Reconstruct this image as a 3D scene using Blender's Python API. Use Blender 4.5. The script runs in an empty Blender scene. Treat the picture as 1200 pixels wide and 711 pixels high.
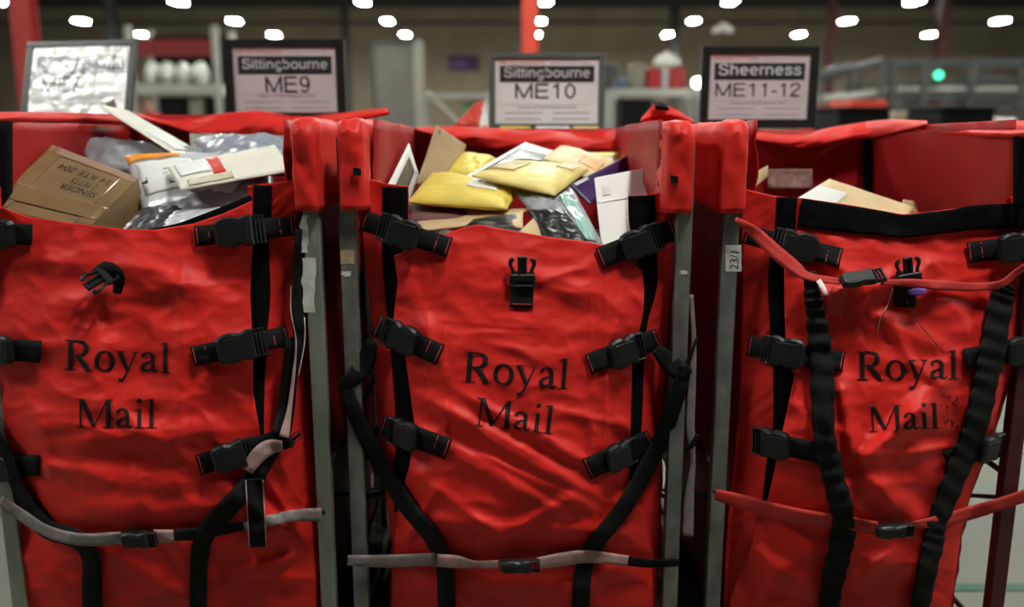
import bpy, math, random
import numpy as np
from mathutils import Vector, Matrix

# ------------------------------------------------------------------ camera, world, exposure
F = 1060.0                      # focal length in pixels of the 1200x711 frame
PITCH = math.radians(11.7)
CAMZ = 1.55
SC = bpy.context.scene
COL = SC.collection

cam_data = bpy.data.cameras.new('camera')
cam_data.sensor_width = 36.0
cam_data.lens = F / 1200.0 * 36.0
cam_data.clip_start = 0.05
cam_data.clip_end = 200
cam_data.dof.use_dof = True
cam_data.dof.focus_distance = 1.93
cam_data.dof.aperture_fstop = 1.6
cam = bpy.data.objects.new('camera', cam_data)
COL.objects.link(cam)
cam.location = (0, 0, CAMZ)
cam.rotation_euler = (math.pi / 2 - PITCH, 0, 0)
SC.camera = cam

world = bpy.data.worlds.new('hall_air')
SC.world = world
world.use_nodes = True
world.node_tree.nodes['Background'].inputs[0].default_value = (0.9, 0.95, 1.0, 1)
world.node_tree.nodes['Background'].inputs[1].default_value = 0.01

SC.view_settings.view_transform = 'Standard'
SC.view_settings.look = 'None'
SC.view_settings.gamma = 1.0
SC.view_settings.use_curve_mapping = False
SC.view_settings.exposure = 0.20
LAMP_STRENGTH = 200.0

# ------------------------------------------------------------------ projection helpers
CT, ST = math.cos(PITCH), math.sin(PITCH)


def P(px, py, Y):
    """world point(s) at depth Y seen at pixel px,py"""
    px, py, Y = np.broadcast_arrays(np.asarray(px, float), np.asarray(py, float), np.asarray(Y, float))
    a = (px - 600) / F
    b = (355.5 - py) / F
    dy = CT + b * ST
    dz = b * CT - ST
    k = Y / dy
    return np.stack([a * k, Y, CAMZ + dz * k], axis=-1)


def pix(X, Y, Z):
    z = Z - CAMZ
    d = Y * CT - z * ST
    u = Y * ST + z * CT
    return 600 + F * X / d, 355.5 - F * u / d


_rng = np.random.RandomState(7)
_perm = _rng.permutation(256)
_perm = np.concatenate([_perm, _perm])
_grad = _rng.uniform(0, 2 * np.pi, 256)


def perlin(x, y, seed=0):
    x = np.asarray(x, float) + seed * 17.31
    y = np.asarray(y, float) + seed * 9.77
    xi = np.floor(x).astype(int)
    yi = np.floor(y).astype(int)
    xf, yf = x - xi, y - yi
    u = xf * xf * xf * (xf * (xf * 6 - 15) + 10)
    v = yf * yf * yf * (yf * (yf * 6 - 15) + 10)

    def g(ix, iy, dx, dy):
        a = _grad[_perm[_perm[ix & 255] + (iy & 255)]]
        return np.cos(a) * dx + np.sin(a) * dy
    n00 = g(xi, yi, xf, yf)
    n10 = g(xi + 1, yi, xf - 1, yf)
    n01 = g(xi, yi + 1, xf, yf - 1)
    n11 = g(xi + 1, yi + 1, xf - 1, yf - 1)
    return (n00 * (1 - u) + n10 * u) * (1 - v) + (n01 * (1 - u) + n11 * u) * v


def ridged(x, y, seed=0):
    return 0.5 - np.abs(perlin(x, y, seed)) * 1.6


def fold_field(px, py, folds):
    out = np.zeros_like(np.asarray(px, float))
    for (x0, y0, x1, y1, w, amp) in folds:
        dx, dy = x1 - x0, y1 - y0
        L2 = dx * dx + dy * dy
        t = ((px - x0) * dx + (py - y0) * dy) / L2
        d = np.abs((px - x0) * dy - (py - y0) * dx) / math.sqrt(L2)
        wob = 5 * np.sin(t * 5 + x0)
        taper = np.clip(np.minimum(t, 1 - t) * 5 + 0.15, 0, 1) * (t > -0.05) * (t < 1.05)
        out += amp * np.exp(-((d + wob * 0.4) / w) ** 2) * taper
    return out


# ------------------------------------------------------------------ mesh helpers
def tag(o, label=None, cat=None, group=None, kind=None):
    if label:
        o['label'] = label
    if cat:
        o['category'] = cat
    if group:
        o['group'] = group
    if kind:
        o['kind'] = kind
    return o


def thing(name, loc, label=None, cat=None, group=None):
    o = bpy.data.objects.new(name, None)
    o.empty_display_size = 0.05
    COL.objects.link(o)
    o.location = loc
    o['_loc'] = 0
    del o['_loc']
    return tag(o, label, cat, group)


def world_origin(o):
    v = Vector((0, 0, 0))
    while o is not None:
        v = v + o.location
        o = o.parent
    return v


def obj(name, verts, faces, mat, parent=None, smooth=True, origin=None):
    """one mesh object from world-space vertices"""
    verts = np.asarray(verts, float).reshape(-1, 3)
    if parent is not None:
        off = np.array(world_origin(parent))
        base = np.zeros(3)
    else:
        base = np.array(origin) if origin is not None else np.array([verts[:, 0].mean(), verts[:, 1].mean(), verts[:, 2].min()])
        off = base
    me = bpy.data.meshes.new(name)
    me.from_pydata((verts - off).tolist(), [], [list(f) for f in faces])
    if smooth:
        me.polygons.foreach_set('use_smooth', [True] * len(me.polygons))
    if mat is not None:
        me.materials.append(mat)
    me.update()
    o = bpy.data.objects.new(name, me)
    COL.objects.link(o)
    if parent is not None:
        o.parent = parent
    else:
        o.location = base
    return o


def merge(parts):
    V, Fc, n = [], [], 0
    for v, f in parts:
        v = np.asarray(v, float).reshape(-1, 3)
        V.append(v)
        Fc += [[i + n for i in q] for q in f]
        n += len(v)
    return np.concatenate(V), Fc


def grid_faces(nv, nu, base=0, flip=False):
    r = []
    for j in range(nv - 1):
        for i in range(nu - 1):
            a = base + j * nu + i
            q = [a, a + 1, a + nu + 1, a + nu]
            r.append(q[::-1] if flip else q)
    return r


def slab(A, B):
    """closed sheet between two grids (nv,nu,3): A is the face toward the viewer"""
    nv, nu, _ = A.shape
    n = nv * nu
    V = np.concatenate([A.reshape(-1, 3), B.reshape(-1, 3)])
    f = grid_faces(nv, nu, 0, True) + grid_faces(nv, nu, n, False)
    ring = [i for i in range(nu)] + [j * nu + nu - 1 for j in range(1, nv)] + \
           [(nv - 1) * nu + i for i in range(nu - 2, -1, -1)] + [j * nu for j in range(nv - 2, 0, -1)]
    m = len(ring)
    for k in range(m):
        a, b = ring[k], ring[(k + 1) % m]
        f.append([a, b, b + n, a + n])
    return V, f


def box_vf(x0, x1, y0, y1, z0, z1):
    v = [(x0, y0, z0), (x1, y0, z0), (x1, y1, z0), (x0, y1, z0), (x0, y0, z1), (x1, y0, z1), (x1, y1, z1), (x0, y1, z1)]
    f = [(0, 3, 2, 1), (4, 5, 6, 7), (0, 1, 5, 4), (1, 2, 6, 5), (2, 3, 7, 6), (3, 0, 4, 7)]
    return np.array(v, float), f


def rbox_vf(x0, x1, y0, y1, z0, z1, b=0.003):
    """box with chamfered edges"""
    c = np.array([(x0 + x1) / 2, (y0 + y1) / 2, (z0 + z1) / 2])
    h = np.array([(x1 - x0) / 2, (y1 - y0) / 2, (z1 - z0) / 2])
    b = min(b, h.min() * 0.9)
    V = []
    idx = {}
    for sx in (-1, 1):
        for sy in (-1, 1):
            for sz in (-1, 1):
                s = np.array([sx, sy, sz])
                for ax in range(3):
                    p = (h - b) * s
                    p[ax] = h[ax] * s[ax]
                    idx[(sx, sy, sz, ax)] = len(V)
                    V.append(c + p)
    f = []
    for ax in range(3):
        o = [a for a in range(3) if a != ax]
        for s in (-1, 1):
            q = []
            for (p, r) in ((-1, -1), (1, -1), (1, 1), (-1, 1)):
                k = [0, 0, 0]
                k[ax] = s
                k[o[0]] = p
                k[o[1]] = r
                q.append(idx[(k[0], k[1], k[2], ax)])
            if (s > 0) != (ax != 1):
                q = q[::-1]
            f.append(q)
    for ax in range(3):
        o = [a for a in range(3) if a != ax]
        for p in (-1, 1):
            for r in (-1, 1):
                k = [0, 0, 0]
                k[o[0]] = p
                k[o[1]] = r
                q = []
                for (s, a) in ((-1, o[0]), (1, o[0]), (1, o[1]), (-1, o[1])):
                    k[ax] = s
                    q.append(idx[(k[0], k[1], k[2], a)])
                f.append(q)
    for sx in (-1, 1):
        for sy in (-1, 1):
            for sz in (-1, 1):
                f.append([idx[(sx, sy, sz, a)] for a in range(3)])
    return np.array(V), f


def fix_normals(o):
    import bmesh
    bm = bmesh.new()
    bm.from_mesh(o.data)
    bmesh.ops.recalc_face_normals(bm, faces=bm.faces)
    bm.to_mesh(o.data)
    bm.free()
    return o


def boxo(name, x0, x1, y0, y1, z0, z1, mat, parent=None, b=0.004):
    v, f = rbox_vf(x0, x1, y0, y1, z0, z1, b)
    return fix_normals(obj(name, v, f, mat, parent, smooth=False))


def tube_vf(pts, r, n=8, caps=True):
    pts = np.asarray(pts, float)
    r = np.broadcast_to(np.asarray(r, float), (len(pts),))
    T = np.gradient(pts, axis=0)
    T /= np.linalg.norm(T, axis=1)[:, None] + 1e-12
    ref = np.array([0, 0, 1.0])
    if abs(T[0] @ ref) > 0.9:
        ref = np.array([1.0, 0, 0])
    V = []
    for i, p in enumerate(pts):
        a = np.cross(T[i], ref)
        a /= np.linalg.norm(a) + 1e-12
        b = np.cross(T[i], a)
        ref = np.cross(a, T[i])
        for k in range(n):
            t = 2 * math.pi * k / n
            V.append(p + r[i] * (math.cos(t) * a + math.sin(t) * b))
    f = []
    for i in range(len(pts) - 1):
        for k in range(n):
            f.append([i * n + k, i * n + (k + 1) % n, (i + 1) * n + (k + 1) % n, (i + 1) * n + k])
    if caps:
        f.append(list(range(n))[::-1])
        f.append([(len(pts) - 1) * n + k for k in range(n)])
    return np.array(V), f


def tube(name, pts, r, mat, parent=None, n=8):
    v, f = tube_vf(pts, r, n)
    return fix_normals(obj(name, v, f, mat, parent))


def prism_vf(outline, z0, z1, b):
    """outline (n,2) counter-clockwise, extruded with a chamfered top edge"""
    o = np.asarray(outline, float)
    n = len(o)
    d1 = np.roll(o, -1, 0) - o
    d0 = o - np.roll(o, 1, 0)
    d = d0 / (np.linalg.norm(d0, axis=1)[:, None] + 1e-9) + d1 / (np.linalg.norm(d1, axis=1)[:, None] + 1e-9)
    d /= np.linalg.norm(d, axis=1)[:, None] + 1e-9
    nin = np.stack([-d[:, 1], d[:, 0]], 1)
    ins = o + nin * b
    V = np.concatenate([np.c_[o, np.full(n, z0)], np.c_[o, np.full(n, z1 - b)], np.c_[ins, np.full(n, z1)]])
    f = []
    for k in range(2):
        for i in range(n):
            f.append([k * n + i, k * n + (i + 1) % n, (k + 1) * n + (i + 1) % n, (k + 1) * n + i])
    f.append([2 * n + i for i in range(n)])
    f.append(list(range(n))[::-1])
    return V, f


def cyl_vf(p0, p1, r0, r1=None, n=12):
    return tube_vf([p0, p1], [r0, r0 if r1 is None else r1], n)


def spline(pts, n):
    """Catmull-Rom through rows of pts"""
    p = np.asarray(pts, float)
    if len(p) == 2:
        t = np.linspace(0, 1, n)[:, None]
        return p[0] * (1 - t) + p[1] * t
    q = np.vstack([2 * p[0] - p[1], p, 2 * p[-1] - p[-2]])
    seg = len(p) - 1
    out = []
    for s in np.linspace(0, seg, n):
        i = min(int(s), seg - 1)
        t = s - i
        a, b, c, d = q[i], q[i + 1], q[i + 2], q[i + 3]
        out.append(0.5 * (2 * b + (c - a) * t + (2 * a - 5 * b + 4 * c - d) * t * t + (3 * b - a - 3 * c + d) * t ** 3))
    return np.array(out)


# ------------------------------------------------------------------ materials
def mat(name, color, rough=0.6, metal=0.0, var=0.12, scale=8.0, bump=0.0, bscale=60.0, spec=0.5, color2=None, coat=0.0,
        emit=None, estr=0.0, sheen=0.0, aniso=None, detail=6.0):
    m = bpy.data.materials.new(name)
    m.use_nodes = True
    nt = m.node_tree
    b = nt.nodes['Principled BSDF']
    b.inputs['Roughness'].default_value = rough
    b.inputs['Metallic'].default_value = metal
    b.inputs['Specular IOR Level'].default_value = spec
    if coat:
        b.inputs['Coat Weight'].default_value = coat
        b.inputs['Coat Roughness'].default_value = 0.12
    if sheen:
        b.inputs['Sheen Weight'].default_value = sheen
        b.inputs['Sheen Roughness'].default_value = 0.4
        b.inputs['Sheen Tint'].default_value = (1, 0.35, 0.28, 1)
    tc = nt.nodes.new('ShaderNodeTexCoord')
    mp = nt.nodes.new('ShaderNodeMapping')
    nt.links.new(tc.outputs['Object'], mp.inputs['Vector'])
    if aniso:
        mp.inputs['Scale'].default_value = aniso
    no = nt.nodes.new('ShaderNodeTexNoise')
    no.inputs['Scale'].default_value = scale
    no.inputs['Detail'].default_value = detail
    nt.links.new(mp.outputs['Vector'], no.inputs['Vector'])
    mx = nt.nodes.new('ShaderNodeMix')
    mx.data_type = 'RGBA'
    c = np.array(color)
    c2 = np.array(color2) if color2 is not None else c * (1 - var)
    if color2 is None:
        c = np.minimum(c * (1 + var), 1)
    mx.inputs['A'].default_value = (*c2, 1)
    mx.inputs['B'].default_value = (*c, 1)
    rp = nt.nodes.new('ShaderNodeMapRange')
    rp.inputs['From Min'].default_value = 0.32
    rp.inputs['From Max'].default_value = 0.68
    nt.links.new(no.outputs['Fac'], rp.inputs['Value'])
    nt.links.new(rp.outputs['Result'], mx.inputs['Factor'])
    nt.links.new(mx.outputs['Result'], b.inputs['Base Color'])
    if bump:
        n2 = nt.nodes.new('ShaderNodeTexNoise')
        n2.inputs['Scale'].default_value = bscale
        n2.inputs['Detail'].default_value = 5
        nt.links.new(mp.outputs['Vector'], n2.inputs['Vector'])
        bp = nt.nodes.new('ShaderNodeBump')
        bp.inputs['Strength'].default_value = bump
        bp.inputs['Distance'].default_value = 0.01
        nt.links.new(n2.outputs['Fac'], bp.inputs['Height'])
        nt.links.new(bp.outputs['Normal'], b.inputs['Normal'])
    if emit is not None:
        b.inputs['Emission Color'].default_value = (*emit, 1)
        b.inputs['Emission Strength'].default_value = estr
    return m


RED = (0.66, 0.020, 0.015)
M = {}
M['red'] = mat('red_nylon', RED, 0.5, var=0.06, scale=5, bump=0.07, bscale=30, spec=0.22, sheen=0.10)
M['red_shaded'] = mat('red_nylon_shaded', (0.36, 0.011, 0.013), 0.5, var=0.08, scale=5, bump=0.08, bscale=40, spec=0.25)  # same red nylon, darkened for the shade inside the sleeves
M['red_web'] = mat('red_webbing', (0.50, 0.020, 0.016), 0.7, var=0.15, scale=30, bump=0.2, bscale=300)
M['black_web'] = mat('black_webbing', (0.0055, 0.0055, 0.006), 0.75, var=0.3, scale=60, bump=0.25, bscale=350, spec=0.15)
M['velcro'] = mat('black_velcro', (0.003, 0.003, 0.0035), 0.95, var=0.3, scale=90, bump=0.3, bscale=400, spec=0.1)
M['grey_web'] = mat('grey_webbing', (0.24, 0.19, 0.185), 0.8, var=0.2, scale=40, bump=0.2, bscale=300)
M['pink_web'] = mat('pale_pink_webbing', (0.42, 0.25, 0.24), 0.8, var=0.2, scale=40, bump=0.2, bscale=300)
M['plastic'] = mat('black_buckle_plastic', (0.009, 0.009, 0.010), 0.42, var=0.2, scale=30, bump=0.04, bscale=150, spec=0.32)
M['print'] = mat('black_printing', (0.008, 0.005, 0.005), 0.65, var=0.3, scale=40, spec=0.2)
M['print_worn'] = mat('worn_black_printing', (0.22, 0.010, 0.009), 0.6, var=0.5, scale=60, spec=0.3)
M['stitch'] = mat('red_stitching', (0.50, 0.03, 0.03), 0.7)
M['white_stitch'] = mat('white_stitching', (0.6, 0.5, 0.5), 0.7)
M['steel'] = mat('galvanised_steel', (0.27, 0.28, 0.25), 0.5, 0.55, scale=22, bump=0.12, bscale=60, color2=(0.12, 0.13, 0.115), aniso=(1, 1, 0.5))
M['steel_green'] = mat('greenish_galvanised_steel', (0.31, 0.33, 0.27), 0.5, 0.45, scale=16, bump=0.1, bscale=50, color2=(0.20, 0.22, 0.18), aniso=(1, 1, 0.4))
M['dark_red_steel'] = mat('dark_red_steel', (0.075, 0.012, 0.014), 0.5, 0.1, var=0.2, scale=15)
M['dark_steel'] = mat('dark_steel', (0.03, 0.03, 0.03), 0.5, 0.3)
M['rubber'] = mat('rubber', (0.02, 0.02, 0.02), 0.8)
M['ply'] = mat('grey_board', (0.12, 0.11, 0.10), 0.8)
M['tape'] = mat('beige_tape', (0.45, 0.33, 0.20), 0.7, var=0.2, scale=50)
M['label'] = mat('white_label', (0.72, 0.70, 0.66), 0.6, var=0.12, scale=60)
M['card'] = mat('brown_cardboard', (0.25, 0.155, 0.072), 0.6, var=0.12, scale=14, bump=0.05, bscale=50)
M['card_side'] = M['card']
M['card_tape'] = mat('clear_brown_tape', (0.255, 0.162, 0.08), 0.16, var=0.08, scale=20, bump=0.06, bscale=60, spec=0.6)
M['pink_tape'] = mat('pinkish_tape', (0.38, 0.24, 0.17), 0.22, var=0.1, scale=20, spec=0.6)
M['kraft'] = mat('kraft_envelope', (0.58, 0.40, 0.22), 0.65, var=0.08, scale=12, bump=0.05, bscale=40)
M['kraft_dark'] = mat('dark_kraft_board', (0.38, 0.25, 0.12), 0.6, var=0.1, scale=12, bump=0.05, bscale=40)
M['tan'] = mat('tan_envelope', (0.68, 0.50, 0.29), 0.6, var=0.07, scale=10, bump=0.06, bscale=40)
M['jiffy'] = mat('yellow_padded_paper', (0.80, 0.60, 0.10), 0.5, var=0.07, scale=10, bump=0.16, bscale=28)
M['jiffy_pale'] = mat('pale_yellow_padded_paper', (0.84, 0.68, 0.24), 0.5, var=0.07, scale=10, bump=0.16, bscale=28)
M['jiffy_tan'] = mat('peach_padded_paper', (0.78, 0.58, 0.30), 0.5, var=0.07, scale=10, bump=0.12, bscale=28)
M['white_paper'] = mat('white_paper', (0.78, 0.77, 0.75), 0.55, var=0.05, scale=8, bump=0.04, bscale=20)
M['cream_paper'] = mat('cream_card', (0.74, 0.71, 0.62), 0.55, var=0.05, scale=8, bump=0.04, bscale=20)
M['grey_poly'] = mat('silver_grey_polythene', (0.36, 0.37, 0.39), 0.22, var=0.3, scale=9, bump=0.5, bscale=16, spec=0.7)
M['pale_poly'] = mat('pale_grey_polythene', (0.60, 0.61, 0.63), 0.25, var=0.12, scale=9, bump=0.35, bscale=16, spec=0.7)
M['blue_poly'] = mat('blue_grey_polythene', (0.27, 0.29, 0.34), 0.3, var=0.2, scale=9, bump=0.5, bscale=14, spec=0.6)
M['dark_poly'] = mat('charcoal_polythene', (0.05, 0.05, 0.057), 0.35, var=0.2, scale=9, bump=0.3, bscale=14, spec=0.5)
M['black_poly'] = mat('black_polythene', (0.012, 0.012, 0.012), 0.38, var=0.2, scale=9, bump=0.25, bscale=14, spec=0.4)
M['olive_poly'] = mat('olive_grey_paper', (0.22, 0.20, 0.15), 0.6, var=0.1, scale=8)
M['orange'] = mat('orange_label', (0.90, 0.33, 0.04), 0.35, var=0.06, scale=20)
M['red_label'] = mat('red_label', (0.70, 0.04, 0.025), 0.3, var=0.06, scale=30)
M['gold_glint'] = mat('pale_gold_glint', (0.55, 0.50, 0.30), 0.3, scale=60, color2=(0.70, 0.68, 0.58))  # colour paints a small greenish-gold glint on the white mailer
M['stamp'] = mat('buff_print', (0.62, 0.50, 0.24), 0.5)
M['ink'] = mat('black_ink', (0.015, 0.013, 0.012), 0.6)
M['photo'] = mat('dark_photo_print', (0.06, 0.08, 0.08), 0.3, scale=30, color2=(0.02, 0.025, 0.03))
M['photo_green'] = mat('green_photo_print', (0.16, 0.20, 0.06), 0.3, scale=60, color2=(0.04, 0.05, 0.02))
M['purple'] = mat('purple_envelope_paper', (0.038, 0.010, 0.085), 0.4, var=0.1, scale=10)
M['teal'] = mat('pale_teal_print', (0.36, 0.60, 0.53), 0.3, var=0.06, scale=20)
M['clear'] = mat('cloudy_plastic', (0.42, 0.24, 0.23), 0.2, var=0.3, scale=40, bump=0.5, bscale=50)
M['heap'] = mat('mixed_mail', (0.16, 0.14, 0.12), 0.7, var=0.4, scale=9, bump=0.3, bscale=12)


# ------------------------------------------------------------------ text
def text_vf(s, size, align='CENTER', shear=0.0, res=4):
    cu = bpy.data.curves.new('tmp', 'FONT')
    cu.body = s
    cu.size = size
    cu.align_x = align
    cu.align_y = 'BOTTOM_BASELINE' if hasattr(cu, 'align_y') else 'CENTER'
    cu.shear = shear
    cu.resolution_u = res
    o = bpy.data.objects.new('tmp', cu)
    COL.objects.link(o)
    dg = bpy.context.evaluated_depsgraph_get()
    me = bpy.data.meshes.new_from_object(o.evaluated_get(dg))
    v = np.array([p.co[:] for p in me.vertices]).reshape(-1, 3)
    f = [list(p.vertices) for p in me.polygons]
    bpy.data.objects.remove(o)
    bpy.data.curves.remove(cu)
    bpy.data.meshes.remove(me)
    return v, f


def fit_text(s, x0, x1, y0, h, shear=0.0):
    """text fitted into x0..x1 with baseline y0 and cap height h"""
    v, f = text_vf(s, 1.0, 'LEFT', shear)
    v = v - np.array([v[:, 0].min(), 0, 0])
    cap = 0.69
    v[:, 0] *= (x1 - x0) / v[:, 0].max()
    v[:, 1] *= h / cap
    return v + np.array([x0, y0, 0]), f


# serif glyphs as variable-width strokes in 1/1000 em: rows x, y, width
def _ell(cx, cy, rx, ry, wmin, wmax, a0=0, a1=360, n=40):
    r = []
    for t in np.linspace(math.radians(a0), math.radians(a1), n):
        r.append((cx + rx * math.cos(t), cy + ry * math.sin(t), wmin + (wmax - wmin) * abs(math.cos(t + 0.15)) ** 1.4))
    return r


GL = {
    'R': (667, [[(152, 0, 102), (152, 662, 102)], [(17, 10, 20), (290, 10, 20)], [(17, 652, 20), (300, 652, 20)],
                [(180, 644, 34), (310, 644, 38), (415, 615, 70), (478, 560, 98), (495, 490, 106), (475, 415, 96), (410, 358, 62), (310, 330, 36), (180, 328, 34)],
                [(300, 335, 104), (420, 180, 108), (545, 30, 104), (585, 8, 40)], [(470, 10, 20), (662, 10, 20)]]),
    'o': (500, [_ell(250, 222, 178, 214, 32, 96)]),
    'y': (500, [[(75, 440, 84), (265, 40, 84)], [(430, 440, 34), (262, 20, 40), (200, -110, 44), (150, -185, 56), (70, -185, 80)],
                [(10, 441, 20), (215, 441, 20)], [(335, 441, 20), (480, 441, 20)]]),
    'a': (444, [[(85, 330, 88), (95, 390, 60), (160, 432, 38), (230, 428, 48), (292, 375, 78), (308, 280, 84), (308, 90, 84), (330, 35, 60), (375, 25, 44), (435, 60, 24)],
                [(300, 268, 30), (210, 228, 40), (110, 165, 80), (85, 95, 90), (130, 45, 70), (200, 42, 44), (300, 105, 24)]]),
    'l': (278, [[(142, 0, 86), (142, 672, 86)], [(20, 10, 20), (260, 10, 20)], [(18, 628, 22), (150, 668, 24)]]),
    'i': (278, [[(142, 0, 86), (142, 446, 86)], [(20, 10, 20), (260, 10, 20)], [(18, 405, 22), (150, 444, 24)],
                [(138, 575, 40), (138, 600, 92), (138, 630, 108), (138, 660, 92), (138, 685, 40)]]),
    'M': (889, [[(122, 0, 42), (122, 650, 42)], [(12, 10, 20), (240, 10, 20)], [(150, 660, 96), (430, 40, 92)],
                [(425, 25, 30), (740, 655, 38)], [(762, 0, 104), (762, 662, 104)], [(640, 10, 20), (870, 10, 20)],
                [(12, 652, 20), (190, 652, 20)], [(725, 652, 20), (870, 652, 20)]]),
}


def word_strokes(word, x, y, em, ang):
    """strokes in pixel space (x,y,w) for a word whose baseline starts at x,y"""
    out = []
    ca, sa = math.cos(ang), math.sin(ang)
    adv = 0
    for ch in word:
        w, strokes = GL[ch]
        for s in strokes:
            s = np.array(s, float)
            if len(s) > 2:
                s = spline(s, 46)
            else:
                s = spline(s, 16)
            gx = (s[:, 0] + adv) * em / 1000
            gy = -s[:, 1] * em / 1000
            out.append(np.stack([x + gx * ca - gy * sa, y + gx * sa + gy * ca, s[:, 2] * em / 1000 * 1.08], 1))
        adv += w
    return out


def _ring(cx, cy, rx, ry, a0=0, a1=360, n=28):
    return [(cx + rx * math.cos(t), cy + ry * math.sin(t)) for t in np.linspace(math.radians(a0), math.radians(a1), n)]


SANS = {
    'M': (833, [[(95, 0), (95, 720)], [(95, 700), (415, 30)], [(415, 30), (735, 700)], [(735, 0), (735, 720)]]),
    'E': (667, [[(100, 0), (100, 720)], [(100, 40), (610, 40)], [(100, 375), (570, 375)], [(100, 680), (605, 680)]]),
    '1': (556, [[(320, 0), (320, 720)], [(320, 680), (230, 600), (130, 560)]]),
    '0': (556, [_ring(278, 355, 185, 325)]),
    '9': (556, [_ring(270, 480, 180, 205), [(450, 480), (440, 250), (370, 80), (250, 35), (110, 100)]]),
    '7': (556, [[(50, 680), (510, 680)], [(490, 670), (330, 400), (220, 0)]]),
    '2': (556, [[(70, 500), (120, 640), (270, 690), (430, 640), (455, 510), (380, 380), (200, 220), (75, 45)], [(55, 40), (505, 40)]]),
    '-': (333, [[(50, 270), (300, 270)]]),
    'S': (667, [[(570, 530), (490, 650), (330, 690), (160, 650), (105, 530), (180, 420), (330, 370), (500, 310), (580, 200), (520, 80), (340, 30), (160, 65), (85, 210)]]),
    'i': (222, [[(110, 0), (110, 520)], [(110, 630), (110, 720)]]),
    't': (278, [[(130, 680), (130, 130), (150, 60), (190, 40), (255, 45)], [(20, 480), (255, 480)]]),
    'n': (556, [[(105, 0), (105, 525)], [(105, 370), (170, 455), (290, 485), (400, 440), (432, 340), (435, 170), (435, 0)]]),
    'h': (556, [[(105, 0), (105, 720)], [(105, 370), (170, 455), (290, 485), (400, 440), (432, 340), (435, 170), (435, 0)]]),
    'u': (556, [[(105, 525), (105, 340), (108, 170), (145, 70), (250, 38), (370, 85), (430, 170)], [(435, 0), (435, 525)]]),
    'r': (333, [[(100, 0), (100, 525)], [(100, 330), (150, 430), (230, 480), (325, 478)]]),
    'g': (556, [_ring(265, 262, 170, 225), [(440, 525), (440, 200), (440, -50), (400, -140), (270, -180), (110, -120)]]),
    'b': (556, [[(105, 0), (105, 720)], _ring(280, 260, 172, 228)]),
    'o': (556, [_ring(278, 262, 195, 228)]),
    'e': (556, [[(100, 272), (468, 272)], _ring(278, 262, 190, 228, 3, 318)]),
    's': (500, [[(425, 380), (370, 460), (250, 487), (130, 450), (105, 370), (190, 300), (330, 255), (425, 180), (405, 85), (270, 35), (140, 60), (75, 160)]]),
}


def sans_vf(word, weight, x0, x1, h):
    """flat sans lettering fitted to x0..x1, baseline 0 and cap height h, as strips of quads"""
    adv, parts, xs = 0, [], []
    for ch in word:
        w, strokes = SANS[ch]
        for st_ in strokes:
            q = np.array(st_, float)
            if len(q) > 2:
                q = spline(q, 30)
            tt = np.gradient(q, axis=0)
            tt /= np.linalg.norm(tt, axis=1)[:, None] + 1e-9
            nn = np.stack([-tt[:, 1], tt[:, 0]], 1) * weight / 2
            g = np.stack([q - nn, q + nn], 1) + np.array([adv, 0])
            v3 = np.concatenate([g.reshape(-1, 2), np.zeros((len(q) * 2, 1))], 1)
            parts.append((v3, grid_faces(len(q), 2)))
        adv += w
    v, f = merge(parts)
    v[:, 0] = x0 + (v[:, 0] - 40) / (adv - 80) * (x1 - x0)
    v[:, 1] *= h / 720
    return v, f


def ribbon_grid(path, nu, Yfun, off, vscale=None):
    """grid along a pixel path (x,y,w[,e]); Yfun gives depth; e is extra distance toward the viewer"""
    p = np.asarray(path, float)
    t = np.gradient(p[:, :2], axis=0)
    t /= np.linalg.norm(t, axis=1)[:, None] + 1e-9
    nrm = np.stack([-t[:, 1], t[:, 0]], 1)
    s = np.linspace(-0.5, 0.5, nu)
    px = p[:, 0:1] + nrm[:, 0:1] * p[:, 2:3] * s
    py = p[:, 1:2] + nrm[:, 1:2] * p[:, 2:3] * s
    e = p[:, 3:4] if p.shape[1] > 3 else 0.0
    Y = Yfun(px, py) - off - e
    return px, py, Y


# ------------------------------------------------------------------ buckles (shared meshes)
def buckle_mesh():
    L, W = 0.048, 0.034
    # female body: convex plate with side notches
    top = [(-0.046, 0.022), (-0.040, 0.029), (-0.028, 0.033), (-0.012, 0.034), (-0.004, 0.031), (0.002, 0.029), (0.008, 0.031), (0.014, 0.034), (0.026, 0.034), (0.029, 0.031)]
    outline = [(x, y) for x, y in top[::-1]] + [(x, -y) for x, y in top]
    # order counter-clockwise
    outline = outline
    a = prism_vf(outline, 0.0, 0.017, 0.005)
    b = rbox_vf(-0.034, 0.020, -0.022, 0.022, 0.0150, 0.0178, 0.0025)
    # ladder end
    parts = [a, b]
    for y in (-0.031, 0.027):
        parts.append(rbox_vf(0.026, 0.052, y, y + 0.004, 0.0, 0.012, 0.0015))
    for x in (0.033, 0.041, 0.049):
        parts.append(rbox_vf(x - 0.0022, x + 0.0022, -0.030, 0.030, 0.002, 0.012, 0.0015))
    v, f = merge(parts)
    me = bpy.data.meshes.new('buckle')
    me.from_pydata(v.tolist(), [], f)
    me.materials.append(M['plastic'])
    import bmesh
    bm = bmesh.new()
    bm.from_mesh(me)
    bmesh.ops.recalc_face_normals(bm, faces=bm.faces)
    bm.to_mesh(me)
    bm.free()
    return me


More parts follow.
